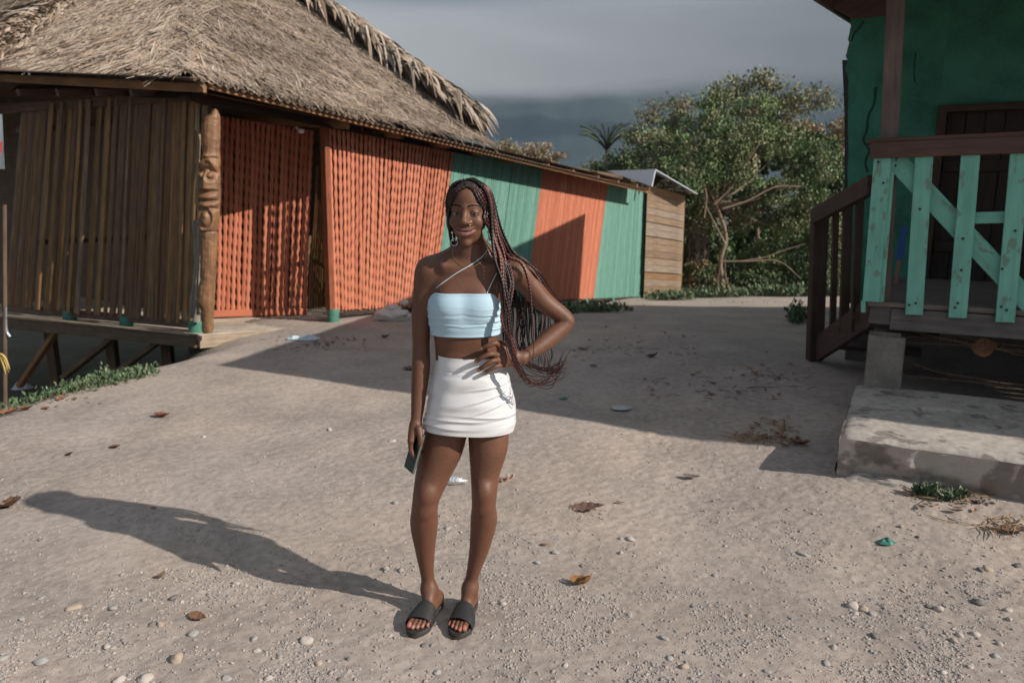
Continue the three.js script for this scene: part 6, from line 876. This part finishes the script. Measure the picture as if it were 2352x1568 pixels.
  const sc = (az, el, k = 1.0) => { const e = [Math.sin(az) * Math.cos(el), Math.sin(el), Math.cos(az) * Math.cos(el)], want = 0.0075 + (k - 1) * 0.07; let t = 0.05; for (let i = 0; i < 90; i++) { if (headLocal(e[0] * t, 0.028 + e[1] * t, -0.014 + e[2] * t, false) > want) break; t += 0.001; } return hw(e[0] * t, 0.028 + e[1] * t, -0.014 + e[2] * t); };
  // plaits that frame the face: from the parting along the hairline, six deep on each side
  const onHead = (a, b, off) => { let z = 0; for (let q = 0; q < 30; q++) { z = 0.13; while (z > -0.06 && headLocal(a, b, z, false) > off) z -= 0.0012; if (z > -0.06) break; a *= 0.96; } return hw(a, b, z); }, hl = (b) => 0.0605 * Math.pow(clamp(1 - Math.max(0, b - 0.008) / 0.082), 0.6);
  for (const s of [-1, 1]) for (let k = 0; k < 7; k++) {
    const o = 0.002 + k * 0.0078, st = onHead(0.006 + s * (0.002 + k * 0.0015), 0.089 + 0.0025 * Math.min(k, 3) , 0.004), pt = (b) => { const lim = 0.0705, a = Math.min(hl(b) + o, lim); return onHead(s * a + 0.006 * ss(0.02, 0.09, b), b, 0.004 + k * 0.0006); };
    const pts = [st, pt(0.078 - 0.001 * k), pt(0.060), pt(0.036), pt(0.008), pt(-0.02)];
    const path = s > 0 ? [[1124 + k * 3 + J(3), 530, 2.555 + k * 0.006], [1137 + k * 4 + J(5), 585, 2.54 + k * 0.008], [1149 + k * 5 + J(8), 650, 2.52 + k * 0.004], [1160 + J(14), 730, 2.51], [1174 + J(16), 800 + J(14), 2.50], [1192 + J(12), 850 + J(10), 2.495], [1222 + J(16), 876 + J(16), 2.5], [1256 + J(26), 876 + J(26), 2.505], [1286 + J(30), 846 + J(50), 2.51]] : [[1030 + J(3), 512 + k, 2.575 + k * 0.012], [1034 + J(3), 545, 2.61 + k * 0.012], [1040 + J(5), 580, 2.69], [1046 + J(14), 640, 2.76], [1050 + J(20), 740, 2.77]];
    braid([...pts, ...path.map((p) => P(...p))], 0.0036 + R() * 0.0007, ...(k === 1 || R() < 0.15 ? [black, red] : [black, black]));
  }
  // rows that lie over the scalp from the parting to each side
  for (let i = 0; i < 12; i++) { const f = i / 11, a0 = mix(0.08, Math.PI * 0.92, f); // towards the picture's right
    const s0 = sc(0.1 + f * 3, mix(1.12, 1.45, Math.sin(f * 3.14)), 1.02), s1 = sc(mix(0.7, 2.0, f), mix(0.78, 0.7, f), 1.04), s2 = sc(mix(1.0, 2.0, f), 0.15 + J(0.08), 1.06);
    const cc = pick(); const front = f < 0.55;
    const mid = front ? [[1126 + f * 22 + J(4), 530 + J(6), 2.56 + f * 0.05], [1140 + f * 26 + J(6), 580 + J(8), 2.545 + f * 0.06], [1152 + f * 30 + J(8), 640 + J(10), 2.525 + f * 0.05], [1166 + J(12), 720 + J(10), 2.515], [1180 + J(13), 800 + J(10), 2.505], [1196 + J(9), 850 + J(7), 2.5]] : [[1140 + f * 16 + J(6), 540, 2.66], [1172 + J(10), 600, 2.70], [1190 + J(22), 680, 2.715], [1198 + J(26), 760, 2.70], [1206 + J(24), 820, 2.68]];
    const tail = front ? [[1218 + J(14), 872 + J(12), 2.5], [1254 + J(22), 880 + J(20), 2.51], [1290 + J(26), 858 + J(44), 2.52]] : [[1236 + J(18), 842 + J(16), 2.67], [1268 + J(20), 852 + J(24), 2.66], [1296 + J(22), 838 + J(48), 2.65]];
    braid([s0, s1, s2, ...mid.map((p) => P(...p)), ...tail.map((p) => P(...p))], 0.0035 + R() * 0.0009, ...cc);
  }
  for (let i = 0; i < 13; i++) { const f = i / 12; const s0 = sc(-0.02 + f * 3.1, mix(1.12, 1.45, Math.sin(f * 3.14)), 1.02), s1 = sc(-mix(0.58, 2.2, f), mix(0.80, 0.7, f), 1.05), s2 = sc(-mix(1.02, 2.2, f), 0.12 + J(0.08), 1.05);
    braid([s0, s1, s2, ...[[1029 + f * 8 + J(3), 505, 2.60 + f * 0.05], [1034 + f * 8 + J(3), 545, 2.63 + f * 0.06], [1042 + J(6), 580, 2.70 + f * 0.03], [1046 + J(14), 640, 2.76], [1050 + J(20), 740, 2.77]].map((p) => P(...p))], 0.0036 + R() * 0.0008, ...(R() < 0.75 ? [black, R() < 0.5 ? red : black] : [red, aub])); }
  // plaits that fall before the shoulder
  for (let i = 0; i < 11; i++) { const f = i / 10, cc = i % 5 === 2 ? [red, aub] : pick(); const s1 = sc(mix(0.75, 1.5, f), mix(0.72, 0.5, R()), 1.09), s2 = sc(mix(1.0, 1.6, f), 0.1 + J(0.1), 1.1);
    braid([sc(0.25 + f, 1.15, 0.93), s1, s2, ...[[1127 + f * 20 + J(4), 535, 2.55 + f * 0.03], [1138 + f * 24 + J(6), 590, 2.53 + f * 0.05], [1150 + f * 26 + J(7), 650, 2.515 + f * 0.03], [1162 + J(12), 730, 2.51], [1176 + J(14), 800, 2.50], [1192 + J(9), 852, 2.495], [1222 + J(14), 878 + J(14), 2.5], [1262 + J(24), 882 + J(22), 2.505], [1294 + J(26), 848 + J(48), 2.51]].map((p) => P(...p))], 0.0033 + R() * 0.0011, ...cc); }
  // plaits that lie over the shoulder and hang behind the arm
  for (let i = 0; i < 30; i++) { const f = i / 29, cc = R() < 0.68 ? [black, black] : pick(); const e = mix(1158, 1262, Math.pow(f, 1.25)), sw = f > 0.8;
    const az = mix(1.35, 2.4, R()); braid([sc(az, 0.95, 0.93), sc(az, 0.75, 1.04), sc(az, 0.3, 1.08), ...[[1140 + f * 12 + J(5), 545, 2.66 + J(0.03)], [1165 + f * 34 + J(7), 592 + f * 6, 2.695 + J(0.015)], [e - 14 + J(6), 640 + f * 10, 2.72 + J(0.02)], [e + J(6), 720, 2.725 + J(0.02)], [e + J(7), 785 + J(8), 2.71], [e + 10 + J(8), 818 + J(8), 2.70], [mix(e, 1262, 0.6) + J(10), 846 + J(10), 2.69], [1278 + J(18), 852 + J(22), 2.68], [1298 + J(18), 834 + J(48), 2.67]].map((p) => P(...p))], 0.0032 + R() * 0.0012, ...cc, 0.85); }
  braid([sc(1.2, 0.95, 0.93), sc(1.2, 0.5, 1.06), ...[[1142, 520, 2.58], [1168, 590, 2.575], [1196, 604, 2.57], [1214, 650, 2.575], [1222, 720, 2.56], [1226, 800, 2.55], [1222, 838, 2.545]].map((p) => P(...p))], 0.0045, black, red);
  braid([sc(1.5, 0.95, 0.93), sc(1.5, 0.4, 1.06), ...[[1150, 520, 2.62], [1180, 580, 2.62], [1215, 607, 2.60], [1240, 628, 2.605], [1262, 660, 2.66], [1290, 700, 2.72], [1296, 730, 2.74]].map((p) => P(...p))], 0.0043, black, black);
  braid([sc(1.5, 0.9, 0.93), sc(1.5, 0.3, 1.06), ...[[1148, 530, 2.62], [1178, 588, 2.62], [1208, 612, 2.60], [1232, 636, 2.62], [1250, 680, 2.72], [1254, 760, 2.73]].map((p) => P(...p))], 0.004, black, red);
  // ---- phone in the hanging hand
  const ph = thing('phone', 'dark phone held in the lowered hand beside the skirt', 'phone', P(952, 1036, 2.55)); const pg = new THREE.BoxGeometry(0.011, 0.15, 0.074, 1, 1, 1); const q = eul(0.05, 0.55, -0.3); part('case', pg.applyQuaternion(q), mat([0.012, 0.03, 0.028], { roughness: 0.3 }), ph); part('edge', new THREE.BoxGeometry(0.007, 0.152, 0.076).applyQuaternion(q), mat([0.3, 0.31, 0.32], { metalness: 0.9, roughness: 0.3 }), ph);
}

renderer.render(scene, camera);
